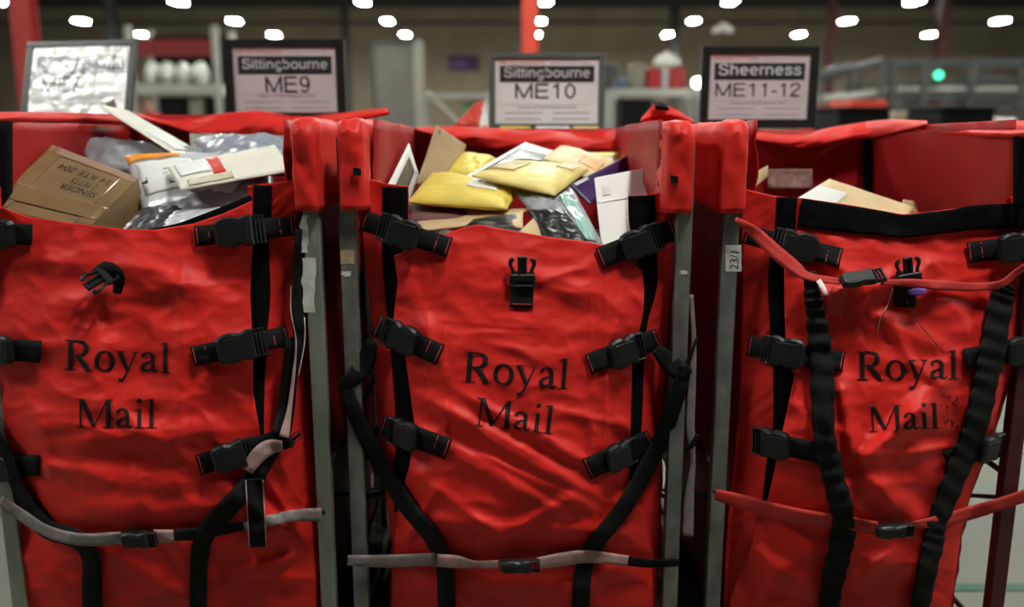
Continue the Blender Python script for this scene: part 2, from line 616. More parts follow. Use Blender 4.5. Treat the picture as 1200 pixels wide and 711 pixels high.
def clip_mesh():
    """the male half of a release buckle, prongs toward +x"""
    parts = [rbox_vf(-0.012, 0.006, -0.028, 0.028, 0.002, 0.014, 0.003)]
    parts.append(rbox_vf(-0.026, -0.020, -0.027, 0.027, 0.003, 0.012, 0.002))
    for s in (-1, 1):
        parts.append(rbox_vf(-0.026, 0.0, s * 0.026 - 0.003, s * 0.026 + 0.003, 0.003, 0.013, 0.002))
        arm = [(0.0, s * 0.020, 0.008), (0.016, s * 0.021, 0.008), (0.024, s * 0.0245, 0.008), (0.031, s * 0.026, 0.008), (0.038, s * 0.024, 0.008), (0.043, s * 0.019, 0.008)]
        parts.append(tube_vf(spline(arm, 14), np.r_[np.full(6, .0040), np.linspace(.0042, .0055, 5), np.linspace(.0055, .0042, 3)], 8))
        parts.append(rbox_vf(0.0, 0.046, s * 0.0075 - 0.0028, s * 0.0075 + 0.0028, 0.003, 0.012, 0.0015))
    parts.append(rbox_vf(0.040, 0.048, -0.011, 0.011, 0.003, 0.012, 0.002))
    parts.append(rbox_vf(0.0, 0.044, -0.006, 0.006, 0.003, 0.006, 0.001))
    v, f = merge(parts)
    me = bpy.data.meshes.new('clip')
    me.from_pydata(v.tolist(), [], f)
    me.materials.append(M['plastic'])
    import bmesh
    bm = bmesh.new()
    bm.from_mesh(me)
    bmesh.ops.recalc_face_normals(bm, faces=bm.faces)
    bm.to_mesh(me)
    bm.free()
    return me


BUCKLE = buckle_mesh()
CLIP = clip_mesh()


def place(name, me, parent, centre, xdir, ndir, scale):
    x = Vector(xdir).normalized()
    n = Vector(ndir)
    n = (n - x * n.dot(x)).normalized()
    y = n.cross(x)
    R = Matrix((x, y, n)).transposed().to_4x4()
    o = bpy.data.objects.new(name, me)
    COL.objects.link(o)
    S = Matrix.Diagonal((scale[0], scale[1], scale[2], 1))
    o.parent = parent
    o.matrix_basis = Matrix.Translation(Vector(centre) - world_origin(parent)) @ R @ S
    return o


# ------------------------------------------------------------------ the hall
random.seed(3)
M['floor'] = mat('concrete_floor', (0.18, 0.18, 0.14), 0.5, scale=1.3, bump=0.05, bscale=6, color2=(0.135, 0.135, 0.108), spec=0.4)
M['wall'] = mat('olive_cladding', (0.33, 0.265, 0.185), 0.8, var=0.15, scale=0.4)
M['ceiling'] = mat('dark_roof', (0.05, 0.045, 0.035), 0.9, var=0.2, scale=0.5)
M['beam'] = mat('dark_beam', (0.035, 0.032, 0.027), 0.7)
M['hall_red'] = mat('red_painted_steel', (0.62, 0.045, 0.02), 0.5, var=0.06, scale=3)
M['hall_dark_red'] = mat('maroon_painted_steel', (0.075, 0.010, 0.010), 0.6, var=0.06, scale=3)
M['green_line'] = mat('green_floor_tape', (0.012, 0.085, 0.05), 0.5, var=0.15, scale=9)
M['pale_steel'] = mat('pale_painted_steel', (0.40, 0.39, 0.35), 0.5, var=0.1, scale=4)
M['grey_steel'] = mat('grey_painted_steel', (0.06, 0.062, 0.06), 0.5, var=0.2, scale=4)
M['black_plastic'] = mat('matt_black_plastic', (0.007, 0.007, 0.007), 0.7, var=0.2, scale=5, spec=0.12)


def struct(name, x0, x1, y0, y1, z0, z1, m, b=0.01):
    return tag(boxo(name, x0, x1, y0, y1, z0, z1, m, None, b), kind='structure')


HX0, HX1, HY0, HY1, HZ = -42, 42, -22, 56, 7.9
fl = struct('floor', HX0, HX1, HY0, HY1, -0.2, 0.0, M['floor'])
struct('ceiling', HX0, HX1, HY0, HY1, HZ, HZ + 0.2, M['ceiling'])
struct('wall_back', HX0, HX1, HY1, HY1 + 0.3, 0, HZ, M['wall'])
struct('wall_front', HX0, HX1, HY0 - 0.3, HY0, 0, HZ, M['wall'])
struct('wall_left', HX0 - 0.3, HX0, HY0, HY1, 0, HZ, M['wall'])
struct('wall_right', HX1, HX1 + 0.3, HY0, HY1, 0, HZ, M['wall'])
boxo('floor_line', 1.2, 9.0, 2.755, 2.805, 0.0, 0.003, M['green_line'], fl, 0.001)
for k in range(8):
    y = 0.75 + k * 6.75 + 3.4
    struct('beam', HX0, HX1, y, y + 0.25, HZ - 0.55, HZ - 0.001, M['beam'])
for z in (6.9,):
    struct('trim_1', HX0, HX1, HY1 - 0.12, HY1 - 0.001, z, z + 0.16, M['beam'])


def column(px0, px1, Y, m):
    """H-section column of the hall"""
    xc = float(P((px0 + px1) / 2, 40, Y)[0])
    w = (px1 - px0) / F * Y
    h = w / 2
    t = w * 0.08
    v, f = merge([box_vf(xc - h, xc + h, Y, Y + t, 0, HZ), box_vf(xc - h, xc + h, Y + w - t, Y + w, 0, HZ),
                  box_vf(xc - t / 2, xc + t / 2, Y + t, Y + w - t, 0, HZ)])
    o = obj('column', v, f, m, None, False)
    return tag(fix_normals(o), kind='structure')


M['hall_deep_red'] = mat('deep_red_painted_steel', (0.30, 0.014, 0.012), 0.6, var=0.06, scale=3)
column(14, 35, 16.0, M['hall_deep_red'])
column(612, 630, 17.0, M['hall_red'])
column(971, 980, 33.0, M['hall_dark_red'])
column(1101, 1111, 33.0, M['hall_dark_red'])
column(516 - 5 + 275, 516 + 5 + 275, 50.0, M['beam'])
column(400, 408, 50.0, M['beam'])
column(125, 136, 40.0, M['grey_steel'])

# ceiling lamps: the same fitting on one grid through the whole hall
M['lens'] = mat('lamp_lens', (0.9, 0.9, 0.9), 0.4, emit=(0.97, 1.0, 0.93), estr=LAMP_STRENGTH)
M['lamp_body'] = mat('lamp_housing', (0.35, 0.35, 0.34), 0.5)
lamp0 = None
LZ = 5.6
LAMP_ROWS = [48.0, 41.25, 34.5, 27.75, 21.0, 14.25, 7.5, 0.75]
for j, y in enumerate(LAMP_ROWS):
    for i in range(-3, 4):
        x = 1.25 + 6.7 * i
        if lamp0 is None:
            t = thing('ceiling_lamp', (x, y, LZ))
            v, f = merge([box_vf(x - 0.19, x + 0.19, y - 0.48, y + 0.48, LZ + 0.03, LZ + 0.10),
                          box_vf(x - 0.10, x + 0.10, y - 0.25, y + 0.25, LZ + 0.10, LZ + 0.18)])
            obj('housing', v, f, M['lamp_body'], t, False)
            boxo('lens', x - 0.16, x + 0.16, y - 0.45, y + 0.45, LZ, LZ + 0.028, M['lens'], t, 0.006)
            v, f = merge([cyl_vf((x, y - 0.2, LZ + 0.17), (x, y - 0.2, HZ - 0.001), 0.008, n=6), cyl_vf((x, y + 0.2, LZ + 0.17), (x, y + 0.2, HZ - 0.001), 0.008, n=6)])
            obj('suspension_wire', v, f, M['dark_steel'], t)
            lamp0 = t
        else:
            t = lamp0.copy()
            COL.objects.link(t)
            t.location = (x, y, LZ)
            for ch in lamp0.children:
                c = ch.copy()
                COL.objects.link(c)
                c.parent = t
        lb = 'white lamp hanging high over the trolley floor, out of the picture'
        if j < 3:
            lb = 'ceiling lamp, %s in the %s line of lamps from the picture left' % (('farthest', 'middle', 'nearest')[j], ('first', 'second', 'third', 'fourth', 'fifth', 'sixth', 'seventh')[i + 3])
        tag(t, lb, 'ceiling lamp', 'hall ceiling lamps')

# ------------------------------------------------------------------ mail trolleys
YP = 1.985          # front face of the trolley posts
YB = 2.85           # back wall of the sleeves


class Bag:
    pass


def make_depth(b):
    """depth of the front cloth as a function of the point's pixel"""
    def base(px, py):
        u = np.clip(np.abs((px - b.xc(py)) / b.hw(py)), 0, 1)
        v = (py - 240) / 480.0
        B = np.interp(v, [-0.2, 0.0, 0.15, 0.35, 0.55, 0.75, 1.0, 1.2], b.bulge)
        return 2.012 - B * (1 - u ** 2.6)
    b.base = base

    def wr(px, py):
        s = b.seed
        n = 0.012 * perlin(px / 105, py / 75, s) + 0.0058 * ridged((px + 0.6 * py) / 95, (py - 0.5 * px) / 44, s + 3) \
            + 0.0024 * ridged((px - 0.4 * py) / 55, (py + 0.3 * px) / 30, s + 5) + 0.0007 * perlin(px / 13, py / 10, s + 8) \
            + 0.0009 * ridged(px / 30, py / 18, s + 11)
        return -n * b.rough * 1.5 - 1.5 * fold_field(px, py, b.folds)
    b.wr = wr
    b.front = lambda px, py: base(px, py) + wr(px, py)
    b.flap = lambda px, py: base(px, py) + 0.013 - 0.007 * perlin(px / 26, py / 60, b.seed + 20) - 0.004 * ridged((px + py) / 22, py / 40, b.seed + 22)
    b.safe = lambda px, py: np.minimum(b.front(px, py), b.flap(px, py))


def cloth(name, parent, L, R, top, ybot, Yfun, m, step=2.2, thick=0.004):
    """cloth panel between two edge curves (y->x), from a top curve (x->y) down to ybot"""
    Ly, Lx = np.array(L, float).T
    Ry, Rx = np.array(R, float).T
    tx, ty = np.array(top, float).T
    nu = int((np.median(Rx) - np.median(Lx)) / step) + 2
    nv = int((ybot - ty.min()) / step) + 2
    u = np.linspace(0, 1, nu)
    x0 = np.interp(ty.mean(), Ly, Lx) * (1 - u) + np.interp(ty.mean(), Ry, Rx) * u
    for _ in range(3):
        yt = np.interp(x0, tx, ty)
        x0 = np.interp(yt, Ly, Lx) * (1 - u) + np.interp(yt, Ry, Rx) * u
    v = np.linspace(0, 1, nv)[:, None]
    py = yt[None, :] + (ybot - yt[None, :]) * v
    px = np.interp(py, Ly, Lx) * (1 - u) + np.interp(py, Ry, Rx) * u
    Y = Yfun(px, py)
    V, f = slab(P(px, py, Y), P(px, py, Y + thick))
    return obj(name, V, f, m, parent)


def webbing(name, parent, b, path, m, off=0.006, thick=0.0022, n=None, nu=4, Yfun=None, ruche=0.0):
    p = np.asarray(path, float)
    ln = np.sum(np.hypot(*np.diff(p[:, :2], axis=0).T))
    p = spline(p, n or max(6, int(ln / (2.0 if ruche else 4))))
    if ruche:
        k = np.arange(len(p))
        ph = k * 0.62
        p = p.copy()
        p[:, 2] *= 1 + 0.05 * np.sin(ph) + 0.04 * np.sin(ph * 0.37 + 1)
        nu = 7
    px, py, Y = ribbon_grid(p, nu, Yfun or b.safe, off)
    if ruche:
        s = np.linspace(-1, 1, nu)[None, :]
        Y = Y - ruche * (0.5 + 0.5 * np.sin(ph[:, None] + 0.7 * s)) * (1 - 0.3 * s * s)
    V, f = slab(P(px, py, Y), P(px, py, Y + thick))
    return obj(name, V, f, m, parent)


def normal_at(b, x, y):
    d = 14
    a = P(x - d, y, b.base(np.float64(x - d), np.float64(y)))
    c = P(x + d, y, b.base(np.float64(x + d), np.float64(y)))
    e = P(x, y - d, b.base(np.float64(x), np.float64(y - d)))
    g = P(x, y + d, b.base(np.float64(x), np.float64(y + d)))
    n = np.cross(c - a, e - g)
    return n / np.linalg.norm(n)


def buckle_strap(b, p0, p1, bc, blen, w=24, stitch0=True, stitch1=True, flip=False, off=0.008, wb=None):
    """webbing from pixel p0 to p1 with a release buckle centred at bc (0..1 along it)"""
    p0, p1 = np.array(p0, float), np.array(p1, float)
    mid = p0 * (1 - bc) + p1 * bc
    path = [(*p0, w, 0), (*(p0 * 0.6 + mid * 0.4), w, 0.003), (*mid, w, 0.006), (*(p1 * 0.6 + mid * 0.4), w, 0.003), (*p1, w, 0)]
    st = webbing('buckle_strap', b.root, b, path, M['black_web'], off=off, thick=0.003)
    d = (p1 - p0) / np.linalg.norm(p1 - p0)
    if flip:
        d = -d
    q0, q1 = mid - d * 15, mid + d * 15
    Yc = float(b.safe(np.float64(mid[0]), np.float64(mid[1]))) - off - 0.008
    c = P(mid[0], mid[1], Yc)
    Y0 = float(b.base(np.float64(q0[0]), np.float64(q0[1])))
    Y1 = float(b.base(np.float64(q1[0]), np.float64(q1[1])))
    xd = P(q1[0], q1[1], Y1) - P(q0[0], q0[1], Y0)
    n = normal_at(b, mid[0], mid[1])
    sc = blen / 52.0
    place('buckle', BUCKLE, st, c, xd, n, (sc, (wb or 37) / 37.0, 1.0))
    t = d[::-1] * np.array([-1, 1])
    for (on, q, s) in ((stitch0, p0, 1), (stitch1, p1, -1)):
        if not on:
            continue
        dd = (p1 - p0) / np.linalg.norm(p1 - p0) * s
        for k in (3.0, 17.0):
            a = q + dd * k
            e0, e1 = a - t * (w * 0.42), a + t * (w * 0.42)
            webbing('stitching', st, b, [(*e0, 1.0, 0.0008), (*e1, 1.0, 0.0008)], M['stitch'], off=off + 0.0015, thick=0.0006, nu=2)
    return st


def collar(b, px0, px1, ytop, ybot, seed, zback=None):
    """cloth pocket pulled over the top of a side frame: a long rounded hood"""
    x0 = float(P(px0, 190, 1.968)[0])
    x1 = float(P(px1, 190, 1.968)[0])
    zt = float(P(600, ytop, 1.968)[2])
    zb = float(P(600, ybot, 1.968)[2])
    xc, hw = (x0 + x1) / 2, (x1 - x0) / 2
    # cross-section in X-Z: open below; sweep along Y with a rounded front
    ns = 34
    prof = []
    r = hw * 0.8
    H = zt - zb
    for s in np.linspace(0, 1, ns):
        L1 = H - r
        arc = math.pi * 0.5 * r
        flat = 2 * (hw - r)
        tot = 2 * L1 + 2 * arc + flat
        d = s * tot
        if d < L1:
            p = (-hw, d)
        elif d < L1 + arc:
            a = (d - L1) / r
            p = (-hw + r - r * math.cos(a), L1 + r * math.sin(a))
        elif d < L1 + arc + flat:
            p = (-hw + r + d - L1 - arc, H)
        elif d < L1 + 2 * arc + flat:
            a = (d - L1 - arc - flat) / r
            p = (hw - r + r * math.sin(a), H - r + r * math.cos(a))
        else:
            p = (hw, H - r - (d - L1 - 2 * arc - flat))
        prof.append(p)
    prof = np.array(prof)
    ys = np.concatenate([np.linspace(0, 0.06, 9), np.linspace(0.085, YB + 0.03 - 1.968, 26)])
    rf = 0.045
    V = []
    for y in ys:
        k = 1.0
        if y < rf:
            k = math.sqrt(max(0, 1 - (1 - y / rf) ** 2))
        for (px_, pz) in prof:
            xs = px_ * (0.70 + 0.30 * k)
            zs = pz * 1.0
            if pz > H - 0.06:
                zs = (H - 0.06) + (pz - (H - 0.06)) * (0.55 + 0.45 * k)
            drop = 0.030 * (y / 0.9)
            V.append((xc + xs, 1.968 + y, zb + zs - drop * (pz / H)))
    V = np.array(V)
    # front cap columns: close the front with a grid from left leg to right leg
    nst = len(ys)
    f = grid_faces(nst, ns)
    base = len(V)
    half = ns // 2
    capV, capf = [], []
    ncap = 7
    for i in range(half):
        a, c = V[i], V[ns - 1 - i]
        for t in np.linspace(0, 1, ncap):
            q = a * (1 - t) + c * t
            q = q - np.array([0, 0.004 * math.sin(math.pi * t), 0])
            capV.append(q)
    f += [[k + base for k in q] for q in grid_faces(half, ncap)]
    V = np.concatenate([V, np.array(capV)])
    nz = 0.008 * perlin(V[:, 2] * 20 + V[:, 0] * 12, V[:, 1] * 9 + V[:, 0] * 20, seed) + 0.006 * ridged(V[:, 2] * 26 + V[:, 0] * 14, V[:, 0] * 34 + V[:, 1] * 12, seed + 2)
    V[:, 1] -= nz * (V[:, 1] < 2.02)
    V[:, 0] += nz * 0.8 * np.sign(V[:, 0] - xc) * (V[:, 1] > 1.99)
    V[:, 2] += nz * 0.8 * (V[:, 2] > zt - 0.03)
    o = obj('collar', V, f, M['red'], b.root)
    import bmesh
    bm = bmesh.new()
    bm.from_mesh(o.data)
    bmesh.ops.remove_doubles(bm, verts=bm.verts, dist=0.0008)
    bmesh.ops.recalc_face_normals(bm, faces=bm.faces)
    bm.to_mesh(o.data)
    bm.free()
    o.data.polygons.foreach_set('use_smooth', [True] * len(o.data.polygons))
    sm = o.modifiers.new('thickness', 'SOLIDIFY')
    sm.thickness = 0.004
    sm.offset = -1
    hem = []
    for i, t in enumerate(np.linspace(0, 1, 10)):
        hem.append((x0 * (1 - t) + x1 * t, 1.9665 - 0.004 * math.sin(math.pi * t), zb + 0.022))
    return o


def side_panel(b, edge, seed, inner):
    """side wall of the sleeve going back from the front edge; edge: list of (py, px) at depth 2.02"""
    ey, ex = np.array(edge, float).T
    pys = np.linspace(140, 770, 50)
    nY = 22
    ys = np.linspace(2.03, YB, nY)
    g = np.zeros((len(pys), nY, 3))
    for j, py in enumerate(pys):
        p = P(np.interp(py, ey, ex), py, 2.03)
        for i, y in enumerate(ys):
            t = (y - 2.03) / (YB - 2.03)
            bow = 0.018 * math.sin(math.pi * t) * inner
            n = 0.012 * float(perlin(py / 60, y * 7, seed)) + 0.007 * float(ridged(py / 26, y * 9 + py / 60, seed + 1))
            g[j, i] = (p[0] + bow + n, y, p[2] - 0.030 * t * max(0, (300 - py) / 160))
    V, f = slab(g, g + np.array([0.003, 0, 0]))
    return fix_normals(obj('side_panel', V, f, M['red_shaded'], b.root))


def drape(b, name, top, bot, n, y0, y1, seed, m=None, near=None):
    """loose flap of cloth hanging over the back rim: between two pixel curves"""
    tp = spline(top, n)
    bt = spline(bot, n)
    nv = 14
    px = np.zeros((nv, n))
    py = np.zeros((nv, n))
    Y = np.zeros((nv, n))
    for j in range(nv):
        t = j / (nv - 1)
        px[j] = tp[:, 0] * (1 - t) + bt[:, 0] * t
        py[j] = tp[:, 1] * (1 - t) + bt[:, 1] * t
        Y[j] = y0 * (1 - t) + y1 * t - 0.025 * math.sin(math.pi * t) - 0.02 * perlin(px[j] / 40, py[j] / 15, seed) - 0.012 * ridged(px[j] / 30 + py[j] / 20, py[j] / 12, seed + 3)
    if near is not None:        # stays on the side wall where the back wall has ended
        Y = Y - np.maximum(0, y0 - near(px))
    V, f = slab(P(px, py, Y), P(px, py, Y + 0.004))
    return obj(name, V, f, m or M['red'], b.root)


def post(b, pxc, Ytop, m, w=0.034, name='post', x=None):
    xc = x if x is not None else float(P(pxc, 250, YP)[0])
    # C-section upright: web in front, two returns
    h = w / 2
    parts = [rbox_vf(xc - h, xc + h, YP, YP + 0.005, 0.17, Ytop, 0.0015),
             rbox_vf(xc - h, xc - h + 0.004, YP + 0.004, YP + 0.034, 0.17, Ytop, 0.0012),
             rbox_vf(xc + h - 0.004, xc + h, YP + 0.004, YP + 0.034, 0.17, Ytop, 0.0012)]
    v, f = merge(parts)
    o = fix_normals(obj(name, v, f, m, b.root, False))
    return o, xc


def frame(b, xl, xr, m, ml=None, mr=None):
    """steel frame of one trolley: uprights, rails, base and casters"""
    root = b.root
    b.posts = []
    for x, mm in ((xl, ml or m), (xr, mr or m)):
        o, _ = post(b, None, 1.505, mm, x=x)
        b.posts.append(o)
        tube('rear_post', [(x, YB + 0.045, 0.17), (x, YB + 0.045, 1.47)], 0.016, mm, root, 10)
        tube('top_rail', [(x, YP + 0.02, 1.497), (x, YP + 0.25, 1.495), (x, YB + 0.045, 1.468)], 0.014, mm, root, 10)
        for z in (0.30, 0.72):
            sgn = 1 if x < (xl + xr) / 2 else -1
            tube('side_rail', [(x, YP + 0.03, z), (x, YB + 0.03, z)], 0.007, M['dark_steel'], root, 8)
        tube('side_brace', [(x, YP + 0.035, 0.66), (x, YB + 0.03, 0.31)], 0.006, M['dark_steel'], root, 6)
    boxo('base', xl - 0.02, xr + 0.02, YP - 0.005, YB + 0.065, 0.135, 0.17, m, root, 0.006)
    boxo('base_board', xl + 0.02, xr - 0.02, YP + 0.04, YB + 0.02, 0.17, 0.185, M['ply'], root, 0.003)
    tube('rear_rail', [(xl, YB + 0.045, 1.40), (xr, YB + 0.045, 1.40)], 0.010, m, root, 8)
    for x in (xl + 0.04, xr - 0.04):
        for y in (YP + 0.06, YB - 0.02):
            c = obj('caster', *merge([rbox_vf(x - 0.022, x - 0.017, y - 0.03, y + 0.03, 0.04, 0.134, 0.002), rbox_vf(x + 0.017, x + 0.022, y - 0.03, y + 0.03, 0.04, 0.134, 0.002),
                                     rbox_vf(x - 0.03, x + 0.03, y - 0.035, y + 0.035, 0.12, 0.135, 0.003)]), M['steel'], root, False)
            v, f = cyl_vf((x - 0.015, y, 0.05), (x + 0.015, y, 0.05), 0.05, n=20)
            fix_normals(obj('wheel', v, f, M['rubber'], c))


def back_wall(b, px0, px1, ytop, strips, seed):
    n = 60
    tp = np.array(ytop, float)
    px = np.linspace(px0, px1, n)
    nv = 40
    g = np.zeros((nv, n, 3))
    yt = np.interp(px, tp[:, 0], tp[:, 1])
    for j in range(nv):
        py = yt + (560 - yt) * j / (nv - 1)
        Y = YB + 0.012 * perlin(px / 40, py / 50, seed) + 0.006 * ridged(px / 30, py / 40, seed + 1)
        g[j] = P(px, py, Y)
    V, f = slab(g, g + np.array([0, 0.004, 0]))
    o = obj('back_panel', V, f, M['red_shaded'], b.root)
    for (xa, xb, ya, yb) in strips:
        k = np.linspace(0, 1, 12)[:, None]
        xx = np.array([xa, xb])[None, :] * np.ones((12, 1))
        yy = (ya + (yb - ya) * k) * np.ones((1, 2))
        Y = YB - 0.012 + 0.012 * perlin(xx / 40, yy / 50, seed) + 0.006 * ridged(xx / 30, yy / 40, seed + 1)
        V, f = slab(P(xx, yy, Y), P(xx, yy, Y + 0.002))
        obj('seam_strip', V, f, M['black_web'], o)
    return o


def lettering(b, words, m):
    for (w, x, y, em, ang) in words:
        parts = []
        for s in word_strokes(w, x, y, em, math.radians(ang)):
            px, py, Y = ribbon_grid(s, 4, b.front, 0.0022)
            parts.append(slab(P(px, py, Y), P(px, py, Y + 0.0005)))
        v, f = merge(parts)
        obj('lettering', v, f, m, b.root)


def heap(b, x0, x1, z, seed, label):
    n = 36
    xs = np.linspace(x0, x1, n)
    ys = np.linspace(2.03, YB - 0.04, n)
    X, Y = np.meshgrid(xs, ys)
    Z = z + 0.05 * ridged(X * 7, Y * 7, seed) + 0.02 * perlin(X * 18, Y * 18, seed + 2)
    A = np.stack([X, Y, Z], -1)
    B = A.copy()
    B[..., 2] = 0.19
    V, f = slab(A, B)
    o = obj('loose_mail', V, f, M['heap'], None, False)
    return tag(o, label, 'mail', kind='stuff')


# ---- middle trolley
b2 = Bag()
b2.seed = 1
b2.rough = 1.0
b2.xc = lambda py: 603 + 0 * py
b2.hw = lambda py: np.interp(py, [200, 300, 500, 770], [180, 176, 166, 156])
b2.bulge = [0.0, 0.0, 0.035, 0.090, 0.130, 0.128, 0.07, 0.0]
b2.folds = [(505, 470, 705, 585, 9, .010), (530, 455, 720, 560, 7, .007), (480, 500, 660, 600, 10, .009), (560, 530, 700, 600, 6, .006),
            (470, 540, 600, 640, 9, .007), (690, 575, 560, 640, 10, .008), (475, 320, 530, 460, 9, .005), (735, 330, 700, 470, 9, .006),
            (560, 300, 700, 350, 12, .005), (640, 480, 745, 500, 8, .006), (500, 285, 500, 560, 2.5, .0020), (521, 285, 521, 560, 2.5, .0020),
            (692, 300, 692, 560, 2.5, .0020), (710, 300, 710, 560, 2.5, .0020), (500, 382, 640, 388, 2.5, -.002), (470, 610, 740, 625, 12, .010),
            (480, 665, 560, 711, 10, .008), (720, 660, 640, 720, 10, .008), (530, 680, 700, 690, 14, .008), (600, 300, 540, 420, 14, .004), (470, 640, 520, 560, 8, .006), (740, 560, 700, 640, 9, .007), (620, 330, 690, 312, 6, .004), (560, 400, 690, 425, 7, .003)]
make_depth(b2)
b2.root = thing('mail_trolley', (0.0, 2.4, 0.0), 'red cloth mail trolley heaped with yellow padded envelopes, between the other two', 'trolley', 'mail trolleys')
X2L = float(P(406, 250, YP)[0])
X2R = float(P(803, 250, YP)[0])
frame(b2, X2L, X2R, M['steel'])
side_panel(b2, [(140, 436), (220, 435), (260, 428), (340, 432), (480, 441), (640, 460), (770, 455)], 31, 1)
side_panel(b2, [(140, 773), (220, 774), (260, 782), (380, 784), (520, 775), (640, 770), (770, 766)], 32, -1)
back_wall(b2, 478, 728, [(470, 150), (600, 151), (752, 150)], [], 41)
collar(b2, 394, 428, 137, 246, 51)
collar(b2, 780, 816, 140, 250, 52)
drape(b2, 'back_flap', [(484, 149), (540, 148), (620, 151), (738, 151)], [(497, 155), (540, 169), (610, 176), (738, 179)], 50, 2.86, 2.80, 61)
cloth('side_flap', b2.root, [(200, 412), (250, 421), (340, 431), (400, 438), (480, 441), (560, 450), (640, 459), (770, 456)],
      [(200, 479), (258, 479), (300, 471), (340, 473), (375, 470), (415, 478), (500, 487), (545, 482), (590, 476), (770, 476)],
      [(405, 203), (430, 208), (452, 215), (490, 219)], 770, b2.flap, M['red'])
cloth('side_flap', b2.root, [(200, 737), (258, 737), (310, 748), (340, 752), (385, 746), (425, 740), (500, 738), (565, 734), (770, 730)],
      [(200, 797), (260, 792), (320, 789), (420, 780), (520, 776), (600, 772), (770, 767)],
      [(735, 229), (770, 227), (785, 218), (805, 204)], 770, b2.flap, M['red'])
p2 = cloth('front_panel', b2.root, [(262, 464), (300, 462), (330, 466), (375, 461), (410, 474), (500, 486), (545, 480), (590, 467), (650, 461), (770, 456)],
           [(262, 752), (313, 752), (340, 755), (365, 754), (388, 749), (425, 741), (500, 739), (565, 737), (600, 752), (650, 765), (770, 765)],
           [(455, 302), (470, 296), (490, 288), (505, 282), (527, 272), (545, 266), (560, 263), (590, 268), (640, 277), (690, 283), (705, 287), (722, 298), (740, 308), (760, 322)], 770, b2.front, M['red'])
off_flap = dict(Yfun=b2.flap, off=0.0015, thick=0.001)
webbing('velcro_strip', b2.root, b2, [(463, 219, 30), (463, 258, 30), (460, 300, 24), (462, 340, 22), (463, 375, 17), (468, 415, 20), (476, 500, 24), (472, 545, 20), (468, 600, 12)], M['velcro'], **off_flap)
webbing('velcro_strip', b2.root, b2, [(752, 229, 32), (753, 262, 31), (758, 300, 24), (760, 335, 20), (752, 378, 14), (748, 425, 14), (745, 500, 14), (740, 565, 10)], M['velcro'], **off_flap)
buckle_strap(b2, (424, 258), (527, 290), 0.44, 50, 24, flip=True)
buckle_strap(b2, (440, 381), (516, 416), 0.40, 48, 26, flip=True)
buckle_strap(b2, (446, 498), (526, 526), 0.36, 44, 26, flip=True)
buckle_strap(b2, (702, 303), (791, 268), 0.54, 50, 26)
buckle_strap(b2, (689, 427), (772, 396), 0.52, 46, 25)
buckle_strap(b2, (687, 550), (764, 515), 0.50, 44, 26)
st = webbing('clip_strap', b2.root, b2, [(613, 318, 27, .002), (612, 340, 27, .001), (611, 361, 27, 0)], M['black_web'], off=0.005, thick=0.003)
webbing('stitching', st, b2, [(599, 356, 1, .001), (624, 356.5, 1, .001)], M['stitch'], off=0.0065, thick=0.0006, nu=2)
place('clip', CLIP, st, P(612, 323, float(b2.safe(612., 323.)) - 0.012), P(612, 300, 2.0) - P(612, 322, 2.0), normal_at(b2, 612, 315), (0.92, 1.0, 1.0))
lettering(b2, [('Royal', 541, 446.5, 53, 4.3), ('Mail', 555, 498, 50, 6.5)], M['print'])
# long carrying straps and the lashing strap
webbing('carrying_strap', b2.root, b2, [(402, 448, 14, .030), (414, 480, 19, .028), (434, 522, 20, .012), (470, 584, 20, .008), (505, 628, 20, .008), (520, 660, 20, .008), (523, 700, 21, .004), (524, 768, 21, .004)], M['black_web'], off=0.008, thick=0.003)
webbing('carrying_strap', b2.root, b2, [(803, 430, 14, .030), (795, 460, 18, .028), (772, 520, 20, .012), (735, 588, 20, .008), (700, 634, 20, .008), (686, 660, 20, .008), (681, 700, 21, .004), (679, 768, 21, .004)], M['black_web'], off=0.008, thick=0.003)
webbing('strap_loop', b2.root, b2, [(436, 398, 13, .008), (428, 425, 22, .014), (412, 444, 20, .030), (399, 447, 12, .032)], M['black_web'], off=0.008, thick=0.003)
webbing('strap_loop', b2.root, b2, [(768, 408, 13, .008), (782, 422, 22, .014), (797, 436, 20, .030), (808, 430, 12, .032)], M['black_web'], off=0.008, thick=0.003)
lash = webbing('lashing_strap', b2.root, b2, [(407, 656, 12, .034), (428, 657, 14, .030), (460, 657, 15, .012), (510, 655, 15, .012)], M['grey_web'], off=0.010, thick=0.002)
webbing('strap_run', lash, b2, [(508, 656, 15, .008), (535, 658, 15, .010), (556, 661, 9, .010), (584, 661, 10, .012)], M['pink_web'], off=0.010, thick=0.002)
webbing('strap_run', lash, b2, [(630, 660, 14, .012), (660, 655, 16, .010), (690, 652, 15, .010), (738, 657, 12, .012)], M['pink_web'], off=0.010, thick=0.002)
webbing('strap_run', lash, b2, [(736, 657, 12, .012), (765, 660, 10, .022), (796, 659, 9, .034)], M['black_web'], off=0.010, thick=0.002)
c = P(608, 661, float(b2.safe(608., 661.)) - 0.022)
place('buckle', BUCKLE, lash, c, (1, 0, 0.01), normal_at(b2, 608, 661), (0.92, 0.50, 0.9))
# hanging tails beside the right upright
tl = webbing('hanging_strap', b2.root, b2, [(810, 345, 5, 0), (813, 400, 6, 0), (811, 450, 9, 0), (809, 500, 10, 0), (812, 540, 6, 0), (808, 580, 11, 0), (806, 628, 13, 0)], M['grey_web'], off=0.0, Yfun=lambda x, y: 1.99 + 0 * x)
webbing('strap_run', tl, b2, [(817, 395, 3, 0), (808, 420, 5, 0), (800, 436, 8, 0)], M['black_web'], off=0.0, Yfun=lambda x, y: 1.975 + 0 * x)
webbing('strap_run', tl, b2, [(802, 530, 5, 0), (812, 520, 7, 0), (818, 508, 5, 0)], M['black_web'], off=0.0, Yfun=lambda x, y: 1.975 + 0 * x)
